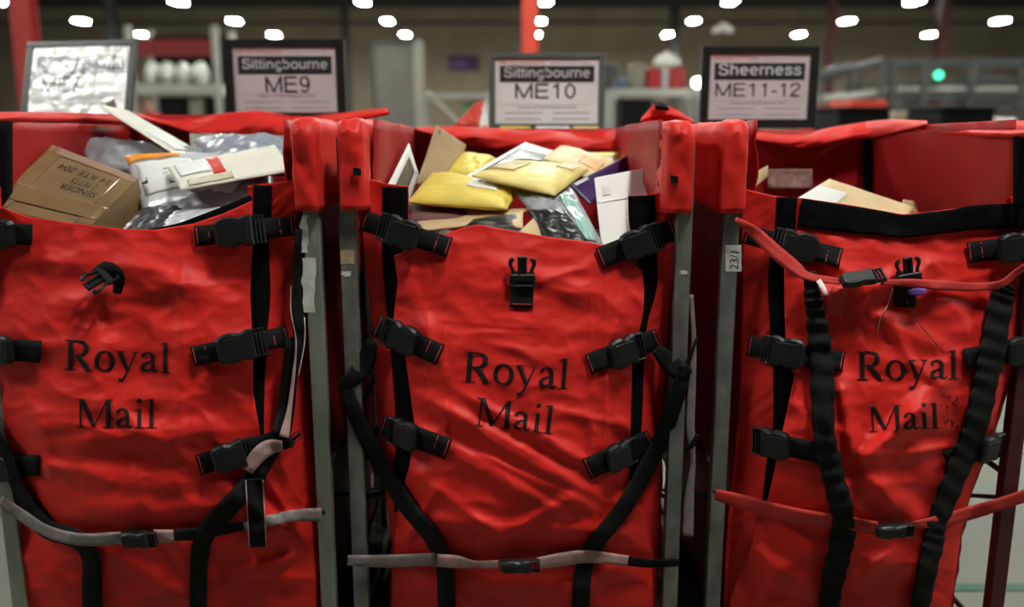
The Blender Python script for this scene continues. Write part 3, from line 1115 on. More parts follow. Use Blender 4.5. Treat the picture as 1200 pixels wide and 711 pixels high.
# tape patch on the left upright
def post_patch(b, poly_px, m, name='tape_patch', wob=0.8, seed=0):
    r = random.Random(seed)
    x0, y0, x1, y1 = poly_px
    pts = []
    n = 8
    A = np.zeros((n, 2, 3))
    for j in range(n):
        y = y0 + (y1 - y0) * j / (n - 1)
        A[j, 0] = P(x0 + r.uniform(-wob, wob), y, YP - 0.0008)
        A[j, 1] = P(x1 + r.uniform(-wob, wob), y, YP - 0.0008)
    V, f = slab(A, A + np.array([0, 0.0006, 0]))
    return obj(name, V, f, m, b.posts[0 if (x0 + x1) / 2 < b.pmid else 1], False)


b2.pmid = 600
post_patch(b2, (399, 293, 415, 309), M['tape'], seed=2)
post_patch(b2, (401, 318, 411, 324), M['label'], wob=2.5, seed=3)
post_patch(b2, (798, 317, 806, 321), M['label'], wob=2.0, seed=4)

# ---- trolley with the cardboard box
b1 = Bag()
b1.seed = 4
b1.rough = 1.1
b1.xc = lambda py: np.interp(py, [200, 300, 500, 600, 770], [158, 161, 172, 196, 200])
b1.hw = lambda py: np.interp(py, [200, 300, 500, 600, 770], [188, 187, 190, 178, 178])
b1.bulge = [0.0, 0.005, 0.035, 0.082, 0.110, 0.098, 0.05, 0.0]
b1.folds = [(20, 300, 250, 330, 14, .006), (60, 360, 230, 330, 12, .007), (70, 520, 260, 500, 13, .009), (20, 540, 230, 575, 14, .010), (110, 470, 230, 545, 9, .006),
            (215, 300, 205, 560, 8, .004), (230, 440, 290, 470, 8, .006), (40, 470, 60, 560, 10, .006), (60, 600, 300, 590, 13, .008), (250, 560, 360, 640, 12, .012),
            (300, 540, 350, 620, 8, .010), (260, 640, 360, 600, 9, .009), (110, 640, 220, 700, 12, .008), (260, 680, 350, 650, 9, .009), (120, 345, 125, 400, 10, -.008),
            (140, 300, 300, 370, 12, .005), (200, 620, 230, 700, 10, .006), (310, 480, 360, 560, 8, .010)]
make_depth(b1)
b1.root = thing('mail_trolley', (-0.82, 2.4, 0.0), 'red cloth mail trolley holding a taped cardboard box and grey mailers', 'trolley', 'mail trolleys')
X1R = float(P(364, 250, YP)[0])
X1L = float(P(9, 600, YP)[0])
frame(b1, X1L, X1R, M['steel_green'])
side_panel(b1, [(140, 334), (220, 334), (260, 342), (340, 348), (480, 358), (600, 372), (770, 378)], 33, -1)
side_panel(b1, [(140, -28), (260, -28), (340, -26), (480, -12), (560, 6), (600, 20), (770, 30)], 34, 1)
back_wall(b1, 146, 416, [(-130, 131), (0, 133), (120, 134), (440, 136)], [], 42)
obj('zip_strip', *slab(*[np.array([[P(0, y, 2.135 - d), P(15, y, 2.190 - d)] for y in np.linspace(142, 262, 10)]) for d in (0.055, 0.052)]), M['velcro'], b1.root)
collar(b1, 340, 373, 137, 247, 53)
collar(b1, -74, -44, 137, 247, 54)
drape(b1, 'back_flap', [(160, 132), (200, 140), (250, 134), (303, 130), (350, 136), (410, 131), (452, 126)],
      [(160, 137), (228, 156), (272, 160), (307, 166), (350, 158), (400, 146), (458, 134)], 60, 2.86, 2.80, 62)
drape(b1, 'rim_roll', [(-60, 131), (40, 131), (130, 134), (190, 142)], [(-60, 146), (40, 144), (130, 146), (190, 150)], 40, 2.86, 2.84, 64, near=lambda x: 628 * 2.03 / (600 - x) + 0.01)
cloth('side_flap', b1.root, [(200, 290), (420, 292), (510, 300), (770, 300)],
      [(200, 346), (290, 346), (400, 352), (500, 362), (600, 374), (770, 378)],
      [(290, 218), (318, 214), (346, 211)], 770, b1.flap, M['red'])
cloth('side_flap', b1.root, [(200, -30), (480, -14), (560, 4), (600, 18), (770, 28)], [(200, 0), (500, 14), (600, 40), (770, 50)], [(-35, 214), (5, 220)], 770, b1.flap, M['red'], step=5)
cloth('front_panel', b1.root, [(236, -24), (480, -12), (560, 8), (600, 21), (770, 31)],
      [(220, 296), (285, 296), (345, 293), (400, 296), (460, 297), (510, 305), (560, 340), (620, 370), (770, 374)],
      [(-40, 236), (0, 242), (34, 254), (108, 264), (145, 268), (182, 269), (226, 262), (262, 250), (300, 233)], 770, b1.front, M['red'])
webbing('top_band', b1.root, b1, [(170, 271, 5), (205, 266, 7), (235, 257, 10), (265, 247, 13), (296, 235, 15)], M['velcro'], off=-0.006, thick=0.001, Yfun=b1.front)
of1 = dict(Yfun=b1.flap, off=0.0015, thick=0.001)
webbing('velcro_strip', b1.root, b1, [(308, 217, 22), (307, 262, 22), (305, 285, 20), (305, 345, 24), (304, 400, 17), (303, 460, 14), (303, 520, 12)], M['velcro'], **of1)
buckle_strap(b1, (228, 277), (345, 264), 0.45, 58, 24, off=0.008)
buckle_strap(b1, (225, 418), (338, 393), 0.50, 56, 24)
buckle_strap(b1, (232, 545), (340, 512), 0.38, 50, 25)
buckle_strap(b1, (-26, 273), (38, 275), 0.30, 58, 25, flip=True, stitch1=False)
buckle_strap(b1, (-24, 408), (48, 412), 0.30, 56, 26, flip=True, stitch1=False)
buckle_strap(b1, (-20, 548), (46, 545), 0.24, 56, 25, flip=True, stitch1=False)
st = webbing('clip_strap', b1.root, b1, [(137, 344, 10, .004), (139, 325, 16, .014), (126, 318, 24, .020), (116, 326, 25, .018)], M['black_web'], off=0.006, thick=0.003)
place('clip', CLIP, st, P(122, 325, float(b1.safe(122., 325.)) - 0.026), P(100, 340, 1.97) - P(124, 324, 2.0), (0.15, -0.8, 0.6), (0.92, 0.95, 1.0))
lettering(b1, [('Royal', 74, 433, 53, 1.8), ('Mail', 88, 501, 51, 0.3)], M['print'])
webbing('carrying_strap', b1.root, b1, [(341, 395, 12, .02), (336, 450, 15, .02), (327, 508, 18, .016), (296, 562, 22, .012), (262, 600, 24, .012), (240, 628, 22, .010), (233, 665, 21, .006), (233, 768, 20, .004)], M['black_web'], off=0.009, thick=0.003)
webbing('carrying_strap', b1.root, b1, [(-22, 480, 18, .02), (2, 530, 20, .02), (22, 580, 22, .014), (52, 617, 23, .012), (90, 632, 22, .012), (106, 652, 22, .008), (108, 690, 24, .004), (108, 768, 24, .004)], M['black_web'], off=0.009, thick=0.003)
l1 = webbing('lashing_strap', b1.root, b1, [(0, 586, 12, .03), (25, 603, 14, .02), (55, 622, 14, .014), (95, 632, 15, .014), (142, 630, 15, .014)], M['grey_web'], off=0.009, thick=0.002)
webbing('strap_run', l1, b1, [(180, 628, 16, .012), (206, 628, 15, .012)], M['pink_web'], off=0.010, thick=0.002)
webbing('strap_run', l1, b1, [(204, 627, 14, .014), (240, 624, 14, .008), (290, 615, 10, .012)], M['black_web'], off=0.009, thick=0.002)
webbing('strap_run', l1, b1, [(286, 617, 9, .012), (315, 610, 13, .014), (345, 604, 14, .020), (377, 603, 17, .034)], M['grey_web'], off=0.009, thick=0.002)
place('buckle', BUCKLE, l1, P(163, 630, float(b1.safe(163., 630.)) - 0.024), (1, 0, 0.0), normal_at(b1, 163, 630), (0.80, 0.60, 0.9))
# slack strap hanging beside the upright, twisting through a slider
h1 = webbing('hanging_strap', b1.root, b1, [(350, 268, 9, .03), (347, 330, 10, .03), (349, 370, 15, .03), (350, 400, 13, .03), (345, 440, 8, .03), (341, 480, 9, .03), (333, 515, 14, .026)], M['black_web'], off=0.006, thick=0.002)
webbing('strap_edge', h1, b1, [(341, 335, 1.4, .035), (341, 366, 1.4, .035), (347, 400, 1.4, .035), (344, 440, 4, .035), (339, 480, 6, .035), (333, 512, 12, .03)], M['pink_web'], off=0.008, thick=0.002)
webbing('strap_edge', h1, b1, [(357, 372, 1.2, .035), (357, 400, 1.2, .035), (350, 440, 1.2, .035)], M['white_stitch'], off=0.008, thick=0.002)
webbing('strap_twist', h1, b1, [(331, 522, 12, .03), (315, 524, 18, .026), (300, 536, 18, .022), (290, 552, 13, .02)], M['pink_web'], off=0.009, thick=0.002)
webbing('strap_tail', h1, b1, [(298, 560, 20, .022), (300, 600, 21, .022), (302, 641, 20, .022)], M['black_web'], off=0.009, thick=0.002)
for dx in (-10, 10):
    webbing('strap_edge', h1, b1, [(298 + dx, 562, 1.2, .0235), (300 + dx, 600, 1.2, .0235), (302 + dx, 641, 1.2, .0235)], M['pink_web'], off=0.009, thick=0.002)
place('slider', CLIP, h1, P(343, 516, 1.94), P(354, 507, 1.94) - P(330, 527, 1.94), (0, -1, 0.3), (0.6, 0.34, 0.9))
b1.pmid = 180
post_patch(b1, (354, 302, 369, 366), M['label'], wob=1.6, seed=5)
post_patch(b1, (353, 252, 360, 296), M['label'], wob=2.5, seed=6)

# ---- trolley with the black top band
b3 = Bag()
b3.seed = 9
b3.rough = 1.25
b3.xc = lambda py: np.interp(py, [200, 440, 600, 770], [1040, 1030, 1000, 985])
b3.hw = lambda py: np.interp(py, [200, 430, 520, 600, 770], [172, 164, 150, 142, 140])
b3.bulge = [0.0, 0.01, 0.04, 0.09, 0.130, 0.115, 0.06, 0.01]
b3.folds = [(1010, 330, 960, 300, 9, .008), (1000, 360, 1060, 320, 11, .010), (985, 440, 1000, 540, 9, .016), (1000, 545, 1100, 470, 12, .020), (1000, 545, 1090, 620, 13, .014),
            (1010, 540, 1130, 520, 9, .010), (1090, 450, 1110, 420, 12, .008), (1035, 360, 1075, 440, 9, .008), (900, 420, 880, 540, 7, .008), (860, 600, 920, 690, 12, .012),
            (880, 640, 960, 700, 10, .010), (900, 610, 960, 650, 9, .008), (1010, 660, 1100, 660, 12, .010), (1050, 640, 1000, 690, 9, .008), (960, 440, 990, 600, 8, .010),
            (1100, 300, 1060, 340, 10, .008), (1120, 440, 1040, 500, 10, .008), (960, 350, 1010, 330, 9, .008), (870, 560, 900, 500, 7, .008)]
make_depth(b3)
b3.root = thing('mail_trolley', (0.83, 2.4, 0.0), 'red cloth mail trolley with black top band and red straps, nearly empty on top', 'trolley', 'mail trolleys')
X3L = float(P(858, 257, YP)[0])
X3R = float(P(1189, 540, YP)[0])
frame(b3, X3L, X3R, M['steel_green'], M['steel'], M['dark_red_steel'])
side_panel(b3, [(140, 885), (220, 885), (260, 876), (340, 872), (480, 868), (640, 850), (770, 846)], 35, 1)
side_panel(b3, [(140, 1188), (260, 1190), (320, 1204), (430, 1186), (504, 1167), (544, 1150), (589, 1134), (633, 1126), (711, 1115), (770, 1110)], 36, -1)
back_wall(b3, 798, 1026, [(780, 152), (960, 152), (1080, 150), (1250, 152)], [(1011, 1022, 165, 240)], 43)
collar(b3, 846, 879, 140, 250, 55)
collar(b3, 1216, 1250, 140, 250, 56)
drape(b3, 'back_flap', [(862, 151), (930, 156), (985, 147), (1040, 140), (1086, 141)], [(885, 164), (940, 173), (985, 166), (1035, 158), (1088, 146)], 60, 2.86, 2.79, 65, near=lambda x: 588 * 2.03 / np.maximum(x - 600, 200) + 0.01)
obj('zip_strip', *slab(*[np.array([[P(1187, y, 2.04 - d), P(1203, y, 2.0 - d)] for y in np.linspace(160, 245, 10)]) for d in (0.03, 0.027)]), M['velcro'], b3.root)
drape(b3, 'rim_roll', [(1065, 143), (1090, 149), (1150, 150), (1215, 152)], [(1062, 152), (1090, 157), (1150, 160), (1215, 162)], 40, 2.86, 2.84, 66, near=lambda x: 588 * 2.03 / (x - 600) + 0.01)
fp = drape(b3, 'corner_fold', [(752, 138), (764, 124), (772, 120), (790, 127), (812, 140)], [(750, 142), (768, 142), (780, 142), (796, 143), (815, 146)], 24, 2.60, 2.58, 67, M['red'])
drape(b3, 'corner_tab', [(766, 119), (774, 119), (783, 123)], [(768, 128), (778, 129), (784, 130)], 10, 2.565, 2.555, 68, M['black_web'])
cloth('side_flap', b3.root, [(200, 868), (350, 870), (480, 866), (640, 850), (770, 846)],
      [(200, 938), (270, 936), (350, 921), (420, 923), (440, 933), (500, 921), (580, 905), (640, 905), (770, 905)],
      [(865, 213), (876, 222), (905, 229), (945, 233)], 770, b3.flap, M['red'])
cloth('side_flap', b3.root, [(200, 1180), (430, 1160), (520, 1130), (600, 1110), (770, 1095)],
      [(200, 1214), (300, 1210), (430, 1186), (504, 1167), (544, 1150), (589, 1134), (633, 1126), (711, 1115), (770, 1110)],
      [(1180, 232), (1215, 222)], 770, b3.flap, M['red'])
cloth('front_panel', b3.root, [(230, 934), (270, 932), (310, 919), (350, 919), (420, 921), (440, 931), (500, 918), (580, 901), (640, 880), (700, 855), (770, 852)],
      [(230, 1200), (300, 1197), (430, 1182), (504, 1164), (544, 1148), (589, 1133), (633, 1124), (711, 1113), (770, 1108)],
      [(930, 231), (941, 232), (996, 240), (1058, 251), (1087, 248), (1143, 241), (1205, 237)], 770, b3.front, M['red'])
webbing('top_band', b3.root, b3, [(937, 248.5, 33), (966, 253, 33), (996, 257, 32), (1030, 261, 29), (1058, 265, 27), (1087, 262, 27), (1115, 259, 27), (1143, 255, 29), (1200, 252, 29)], M['velcro'], off=0.007, thick=0.001, Yfun=b3.front, nu=8)
webbing('stitching', b3.root, b3, [(940, 233, 1.2), (934, 268, 1.2)], M['stitch'], off=0.005, thick=0.0006, nu=2)
of3 = dict(Yfun=b3.flap, off=0.0015, thick=0.001)
webbing('velcro_strip', b3.root, b3, [(923, 231, 26), (921, 268, 26), (911, 310, 20), (910, 350, 19), (913, 420, 17), (918, 440, 24), (912, 500, 13), (904, 540, 11), (897, 590, 8)], M['velcro'], **of3)
buckle_strap(b3, (872, 274), (986, 302), 0.52, 54, 23, flip=True)
buckle_strap(b3, (876, 405), (989, 424), 0.38, 50, 24, flip=True)
buckle_strap(b3, (884, 514), (975, 534), 0.24, 46, 24, flip=True, stitch1=False)
buckle_strap(b3, (1134, 296), (1214, 286), 0.72, 56, 25)
buckle_strap(b3, (1130, 421), (1206, 408), 0.88, 52, 25, stitch0=False)
buckle_strap(b3, (1108, 540), (1162, 522), 0.92, 40, 24, stitch0=False)
place('clip', CLIP, webbing('clip_strap', b3.root, b3, [(1063, 318, 25, .002), (1061, 335, 26, .001), (1060, 360, 26, 0)], M['black_web'], off=0.006, thick=0.003),
      P(1063, 322, float(b3.safe(1063., 322.)) - 0.013), P(1062, 300, 2.0) - P(1064, 322, 2.0), normal_at(b3, 1062, 315), (0.85, 0.95, 1.0))
lettering(b3, [('Royal', 1003, 445, 51, -0.5), ('Mail', 1018, 506, 45, -3.0)], M['print'])
# faded stain beside the printing
parts = []
rr = random.Random(5)
for k in range(16):
    x, y = rr.uniform(1102, 1124), rr.uniform(462, 500)
    s = np.array([(x, y, 1.6), (x + rr.uniform(-3, 3), y + rr.uniform(2, 6), rr.uniform(1, 2.6))])
    px, py, Y = ribbon_grid(spline(s, 4), 2, b3.front, 0.002)
    parts.append(slab(P(px, py, Y), P(px, py, Y + 0.0005)))
obj('stain', *merge(parts), M['print_worn'], b3.root)
webbing('elastic_strap', b3.root, b3, [(949, 318, 14, .018), (952, 345, 20, .014), (957, 374, 24, .008), (963, 430, 28, .008), (966, 510, 27, .008), (977, 560, 27, .008), (988, 606, 27, .008), (985, 640, 30, .008), (974, 690, 26, .006), (966, 768, 24, .004)], M['black_web'], off=0.009, thick=0.003, ruche=0.007)
webbing('elastic_strap', b3.root, b3, [(1182, 332, 16, .014), (1174, 350, 28, .012), (1164, 405, 31, .008), (1155, 450, 29, .008), (1142, 505, 29, .008), (1122, 552, 28, .008), (1099, 610, 24, .008), (1092, 645, 25, .008), (1078, 711, 22, .006), (1070, 768, 22, .004)], M['black_web'], off=0.009, thick=0.003, ruche=0.007)
rs = webbing('red_lashing_strap', b3.root, b3, [(862, 256, 5, .030), (884, 272, 14, .030), (908, 294, 17, .034), (930, 312, 16, .034), (948, 324, 10, .030), (985, 330, 8, .026)], M['red_web'], off=0.010, thick=0.002)
webbing('strap_run', rs, b3, [(1032, 331, 6, .020), (1060, 331, 9, .022), (1100, 334, 12, .014), (1140, 336, 10, .014), (1172, 333, 9, .020), (1190, 320, 8, .024), (1206, 310, 10, .03)], M['red_web'], off=0.010, thick=0.006)
place('buckle', BUCKLE, rs, P(1009, 328, float(b3.safe(1009., 328.)) - 0.034), P(1033, 323, 1.9) - P(985, 331, 1.9), (0.1, -0.55, 0.8), (0.95, 0.55, 0.9))
webbing('strap_end', rs, b3, [(984, 338, 18, .02), (980, 352, 22, .014), (976, 370, 21, .010)], M['red_web'], off=0.008, thick=0.003)
webbing('seal_tag', rs, b3, [(959, 328, 6, .036), (965, 338, 6, .034), (968, 346, 5, .032)], M['label'], off=0.010, thick=0.001)
tube('seal_wire', np.array([P(x, y, float(b3.safe(float(x), float(y))) - 0.008) for x, y in spline([(1046, 338), (1040, 358), (1032, 372), (1028, 391)], 14)]), 0.0009, M['white_stitch'], rs, 5)
tube('seal_wire', np.array([P(x, y, float(b3.safe(float(x), float(y))) - 0.007) for x, y in spline([(1062, 352), (1072, 372), (1088, 392), (1106, 414)], 14)]), 0.0012, M['dark_steel'], rs, 5)
M['violet'] = mat('violet_plastic', (0.16, 0.06, 0.36), 0.4)
webbing('seal_tag', rs, b3, [(1064, 342, 4, .02), (1074, 342, 9, .02), (1085, 341, 6, .02)], M['violet'], off=0.012, thick=0.002)
r2 = webbing('red_lashing_strap', b3.root, b3, [(838, 579, 13, .034), (860, 585, 16, .028), (900, 596, 17, .014), (940, 605, 17, .012), (985, 612, 17, .006), (1028, 619, 16, .014)], M['red_web'], off=0.010, thick=0.002)
webbing('strap_run', r2, b3, [(1068, 614, 6, .014), (1085, 613, 12, .012), (1110, 608, 15, .006), (1140, 600, 16, .016), (1170, 591, 15, .030), (1206, 579, 15, .034)], M['red_web'], off=0.010, thick=0.002)
place('buckle', BUCKLE, r2, P(1047, 620, float(b3.safe(1047., 620.)) - 0.026), (1, 0, 0.05), normal_at(b3, 1047, 620), (0.84, 0.50, 0.9))
b3.pmid = 1030
lab = post_patch(b3, (850.5, 287, 869, 318), M['label'], wob=0.3, seed=7)
lab.name = 'post_label'
v, f = fit_text('23/1', 0, 0.042, 0, 0.019, 0.1)
c = P(865, 316, YP - 0.0012)
R = np.stack([c[0] - v[:, 1], np.full(len(v), c[1]), c[2] + v[:, 0]], 1)
obj('handwriting', R, f, M['ink'], lab, False)
# bolt holes
for bb, x, y in ((b3, 838, 576), (b1, 379, 600)):
    c = P(x, y, YP - 0.001)
    v, f = cyl_vf(c, c + np.array([0, 0.002, 0]), 0.006, n=12)
    obj('bolt', v, f, M['dark_steel'], bb.posts[1 if bb is b1 else 0])
# clear pocket on the back wall
k = np.linspace(0, 1, 8)
pp = np.stack(np.meshgrid(900 + 52 * k, 198 + 23 * k), -1)
Yk = YB - 0.02 + 0.006 * perlin(pp[..., 0] / 9, pp[..., 1] / 9, 3)
obj('document_pocket', *slab(P(pp[..., 0], pp[..., 1], Yk), P(pp[..., 0], pp[..., 1], Yk + 0.002)), M['clear'], b3.root)
# small zip pulls and dark zips at the collars
for bb, x, y in ((b2, 418, 201), (b2, 790, 210)):
    A = np.array([[P(x - 4, y - 5, 1.955), P(x + 5, y - 3, 1.955)], [P(x - 4, y + 4, 1.955), P(x + 5, y + 5, 1.955)]])
    obj('collar_tab', *slab(A, A + np.array([0, 0.006, 0])), M['black_web'], bb.root, False)
for bb, pts in ((b2, [(426, 146), (427, 170), (428, 206)]), (b2, [(782, 150), (782, 180), (781, 222)])):
    tube('zip', np.array([P(x, y, 2.06) for x, y in pts]) , 0.004, M['velcro'], bb.root, 6)

# loose mail filling the sleeves underneath
heap(b2, X2L + 0.075, X2R - 0.075, 1.18, 3, 'jumble of mail deep in the trolley of yellow envelopes')
heap(b1, X1L + 0.09, X1R - 0.09, 1.20, 5, 'jumble of mail deep in the trolley under the cardboard box')
heap(b3, X3L + 0.075, X3R - 0.16, 1.22, 7, 'jumble of mail deep in the trolley with the black top band')


# ------------------------------------------------------------------ the mail
def patch(o, surf, u0, u1, v0, v1, m, name, lift=0.0030, n=12):
    k = np.linspace(0, 1, n)
    U, Vv = np.meshgrid(u0 + (u1 - u0) * k, v0 + (v1 - v0) * k)
    A, N = surf(U, Vv)
    obj(name, *slab(A + N * lift, A + N * (lift - 0.0008)), m, o)


def mailer(name, corners, puff, m, label, cat, seed=0, crumple=0.004, fine=0.4, patches=(), n=30, edge=0.0015, group=None):
    """soft envelope through four (px,py,Y) corners TL,TR,BR,BL, padded by puff"""
    c = np.array([P(*k) for k in corners])

    def mid(U, V):
        U, V = U[..., None], V[..., None]
        return (c[0] * (1 - U) + c[1] * U) * (1 - V) + (c[3] * (1 - U) + c[2] * U) * V
    nn = np.cross(c[1] - c[0], c[3] - c[0]) + np.cross(c[3] - c[2], c[1] - c[2])
    nn /= np.linalg.norm(nn)
    tocam = np.array([0, 0, CAMZ]) - c.mean(0)
    if nn @ tocam < 0:
        nn = -nn

    def surf(U, V):
        th = edge + puff * ((1 - np.abs(2 * U - 1) ** 3.5) * (1 - np.abs(2 * V - 1) ** 3.5)) ** 0.6
        nz = crumple * (perlin(U * 3.1, V * 3.1, seed) + 0.8 * ridged(U * 4.3 + V * 2, V * 5.1, seed + 2) + fine * ridged(U * 7 + V * 5, V * 11 - U * 3, seed + 4) + 0.5 * (fine > 0.5) * ridged(U * 15, V * 13 + U * 6, seed + 6))
        fade = (1 - np.abs(2 * U - 1) ** 6) * (1 - np.abs(2 * V - 1) ** 6)
        return mid(U, V) + nn * (th + nz * (0.35 + 0.65 * fade))[..., None], nn
    k = np.linspace(0, 1, n)
    U, V = np.meshgrid(k, k)
    A, _ = surf(U, V)
    B = mid(U, V) - nn * (edge + puff * 0.7 * ((1 - np.abs(2 * U - 1) ** 3.5) * (1 - np.abs(2 * V - 1) ** 3.5)) ** 0.6)[..., None]
    o = fix_normals(obj(name, *slab(A, B), m, None))
    tag(o, label, cat, group)
    for (u0, u1, v0, v1, pm, pn) in patches:
        patch(o, surf, u0, u1, v0, v1, pm, pn)
    return o, surf


def carton(name, top4, offset, m, label, cat):
    """box from four top corners (px,py,Y) BL?,.. and an offset vector for the opposite face"""
    t = np.array([P(*k) for k in top4])
    b_ = t + np.asarray(offset)
    V = np.concatenate([t, b_])
    f = [(0, 1, 2, 3), (7, 6, 5, 4)] + [(i, i + 4, (i + 1) % 4 + 4, (i + 1) % 4) for i in range(4)]
    o = fix_normals(obj(name, V, f, m, None, False))
    bv = o.modifiers.new('edge', 'BEVEL')
    bv.width = 0.003
    bv.segments = 2
    tag(o, label, cat)
    n = np.cross(t[1] - t[0], t[3] - t[0])
    n /= np.linalg.norm(n)
    if n @ np.asarray(offset) > 0:
        n = -n

    def surf(U, Vv):
        U, Vv = U[..., None], Vv[..., None]
        return (t[0] * (1 - U) + t[1] * U) * (1 - Vv) + (t[3] * (1 - U) + t[2] * U) * Vv, n
    return o, surf


# trolley 1
off = P(171, 250, 2.36) - P(163, 210, 2.34)
bx, sf = carton('cardboard_box', [(62, 171, 2.30), (163, 210, 2.26), (104, 268, 2.075), (-12, 242, 2.09)], off, M['card'],
                'brown cardboard box sealed with clear tape and handwritten sender note', 'box')
patch(bx, sf, -0.005, 0.16, 0.0, 1.0, M['card_tape'], 'tape')
patch(bx, sf, 0.84, 1.005, 0.0, 1.0, M['card_tape'], 'tape')
patch(bx, sf, 0.0, 1.0, 0.62, 0.86, M['card_tape'], 'tape', 0.0038)
patch(bx, sf, 0.05, 1.0, 0.0, 0.10, M['pink_tape'], 'tape', 0.0038)
for txt, u_start, u_end, vb in (('SENDER', 0.80, 0.42, 0.455), ('2 PETTS', 0.74, 0.46, 0.335), ('34 RTE 204', 0.82, 0.24, 0.20)):
    v, f = fit_text(txt, 0, 1, 0, 1, 0.15)
    U = u_start + (u_end - u_start) * v[:, 0]
    Vv = vb + 0.085 * v[:, 1]
    A, N = sf(U, Vv)
    obj('handwriting', A + N * 0.0048, f, M['ink'], bx, False)

mailer('poly_mailer', [(88, 163, 2.55), (240, 176, 2.60), (262, 232, 2.34), (120, 232, 2.38)], 0.03, M['grey_poly'], 'silver grey polythene mailer behind the cardboard box', 'mailer', 2, 0.012, 1.0)
mailer('poly_mailer', [(147, 184, 2.40), (262, 180, 2.44), (300, 226, 2.20), (168, 250, 2.22)], 0.02, M['pale_poly'], 'pale grey mailer with orange label beside the cardboard box', 'mailer', 3, 0.006, 0.4,
       [(0.0, 0.54, 0.02, 0.19, M['orange'], 'orange_label'), (0.08, 0.62, 0.25, 0.80, M['white_paper'], 'address_label'), (0.30, 0.50, 0.42, 0.52, M['blue_poly'], 'barcode'), (0.08, 0.14, 0.54, 0.64, M['ink'], 'print_mark'), (0.28, 0.38, 0.64, 0.71, M['ink'], 'print_mark')])
mailer('blue_mailer', [(226, 166, 2.70), (336, 164, 2.60), (346, 206, 2.28), (250, 196, 2.42)], 0.03, M['blue_poly'], 'crumpled blue grey mailer against the trolley collar', 'mailer', 4, 0.012, 1.0)
mailer('blue_mailer', [(188, 230, 2.34), (318, 190, 2.38), (322, 226, 2.20), (190, 262, 2.18)], 0.025, M['blue_poly'], 'crumpled blue grey mailer under the red labelled white one', 'mailer', 5, 0.010, 1.0)
mailer('white_mailer', [(196, 196, 2.28), (322, 170, 2.40), (342, 200, 2.22), (212, 223, 2.12)], 0.008, M['cream_paper'], 'flat white card mailer with small red label', 'mailer', 6, 0.002, 0.4,
       [(0.05, 0.33, 0.10, 0.62, M['white_paper'], 'address_label'), (0.33, 0.44, 0.12, 0.80, M['red_label'], 'red_label'), (0.08, 0.48, 0.80, 0.97, M['gold_glint'], 'gold_glint_strip')])
mailer('card_envelope', [(113, 122, 2.52), (150, 130, 2.72), (242, 183, 2.62), (206, 182, 2.40)], 0.003, M['cream_paper'], 'long white card envelope sticking up above the rim', 'envelope', 7, 0.001, 0.4,
       [(0.15, 0.85, 0.55, 0.93, M['white_paper'], 'window')])
mailer('olive_mailer', [(222, 157, 2.78), (345, 160, 2.76), (335, 192, 2.55), (225, 186, 2.55)], 0.01, M['olive_poly'], 'dull olive mailer in shade under the back flap', 'mailer', 8, 0.006)
mailer('white_mailer', [(198, 250, 2.18), (272, 244, 2.20), (252, 266, 2.06), (172, 276, 2.06)], 0.010, M['pale_poly'], 'shiny white mailer along the front rim by the top band', 'mailer', 9, 0.004, 1.0)
mailer('dark_mailer', [(168, 244, 2.26), (222, 240, 2.24), (200, 276, 2.05), (140, 274, 2.05)], 0.012, M['dark_poly'], 'charcoal mailer wedged beside the cardboard box', 'mailer', 10, 0.005, 1.0)
mailer('leaf_card', [(124, 120, 2.78), (134, 115, 2.78), (136, 126, 2.78), (128, 136, 2.78)], 0.002, M['olive_poly'], 'small olive card behind the long white envelope', 'card', 11, 0.001, n=6)

# trolley 2
mailer('board_envelope', [(511, 147, 2.56), (546, 170, 2.70), (532, 216, 2.46), (488, 216, 2.36)], 0.003, M['kraft_dark'], 'brown board envelope standing upright at the back', 'envelope', 12, 0.001, 0.4, [(0.1, 0.14, 0.06, 0.12, M['ink'], 'print_mark')])
mailer('picture_card', [(479, 168, 2.36), (491, 208, 2.46), (476, 250, 2.22), (452, 222, 2.14)], 0.002, M['white_paper'], 'white framed card leaning on the trolley side', 'card', 13, 0.0005, 0.4, [(0.18, 0.62, 0.18, 0.85, M['photo'], 'picture')], n=8)
mailer('padded_envelope', [(541, 181, 2.62), (582, 186, 2.62), (562, 210, 2.46), (522, 206, 2.46)], 0.02, M['jiffy'], 'yellow padded envelope partly hidden at the back', 'envelope', 14, 0.006)
mailer('padded_envelope', [(507, 202, 2.42), (609, 222, 2.32), (594, 245, 2.14), (477, 237, 2.16)], 0.022, M['jiffy'], 'large golden padded envelope with small white label', 'envelope', 15, 0.005, 0.4, [(0.52, 0.84, 0.30, 0.62, M['white_paper'], 'address_label'), (0.6, 0.78, 0.36, 0.42, M['blue_poly'], 'print_mark')])
mailer('photo_card', [(615, 167, 2.62), (680, 186, 2.66), (640, 214, 2.42), (545, 207, 2.34)], 0.003, M['white_paper'], 'white card printed with a dark green photograph', 'card', 16, 0.001, 0.4, [(0.10, 0.62, 0.22, 0.92, M['photo'], 'photo'), (0.16, 0.60, 0.30, 0.55, M['photo_green'], 'photo')])
mailer('padded_envelope', [(606, 190, 2.42), (690, 199, 2.38), (650, 229, 2.19), (553, 206, 2.24)], 0.020, M['jiffy_pale'], 'pale yellow padded envelope lying on top of the pile', 'envelope', 17, 0.005, 0.4, [(0.02, 0.45, 0.02, 0.25, M['white_paper'], 'address_label'), (0.08, 0.40, 0.38, 0.80, M['stamp'], 'stamp_patch'), (0.70, 0.92, 0.03, 0.35, M['jiffy_tan'], 'print_patch')])
mailer('padded_envelope', [(657, 171, 2.68), (722, 190, 2.62), (700, 214, 2.42), (636, 186, 2.48)], 0.014, M['jiffy_tan'], 'peach padded envelope in front of the back flap', 'envelope', 18, 0.004, 0.4, [(0.55, 0.90, 0.40, 0.80, mat('orange_print', (0.78, 0.45, 0.20), 0.5), 'print_patch')])
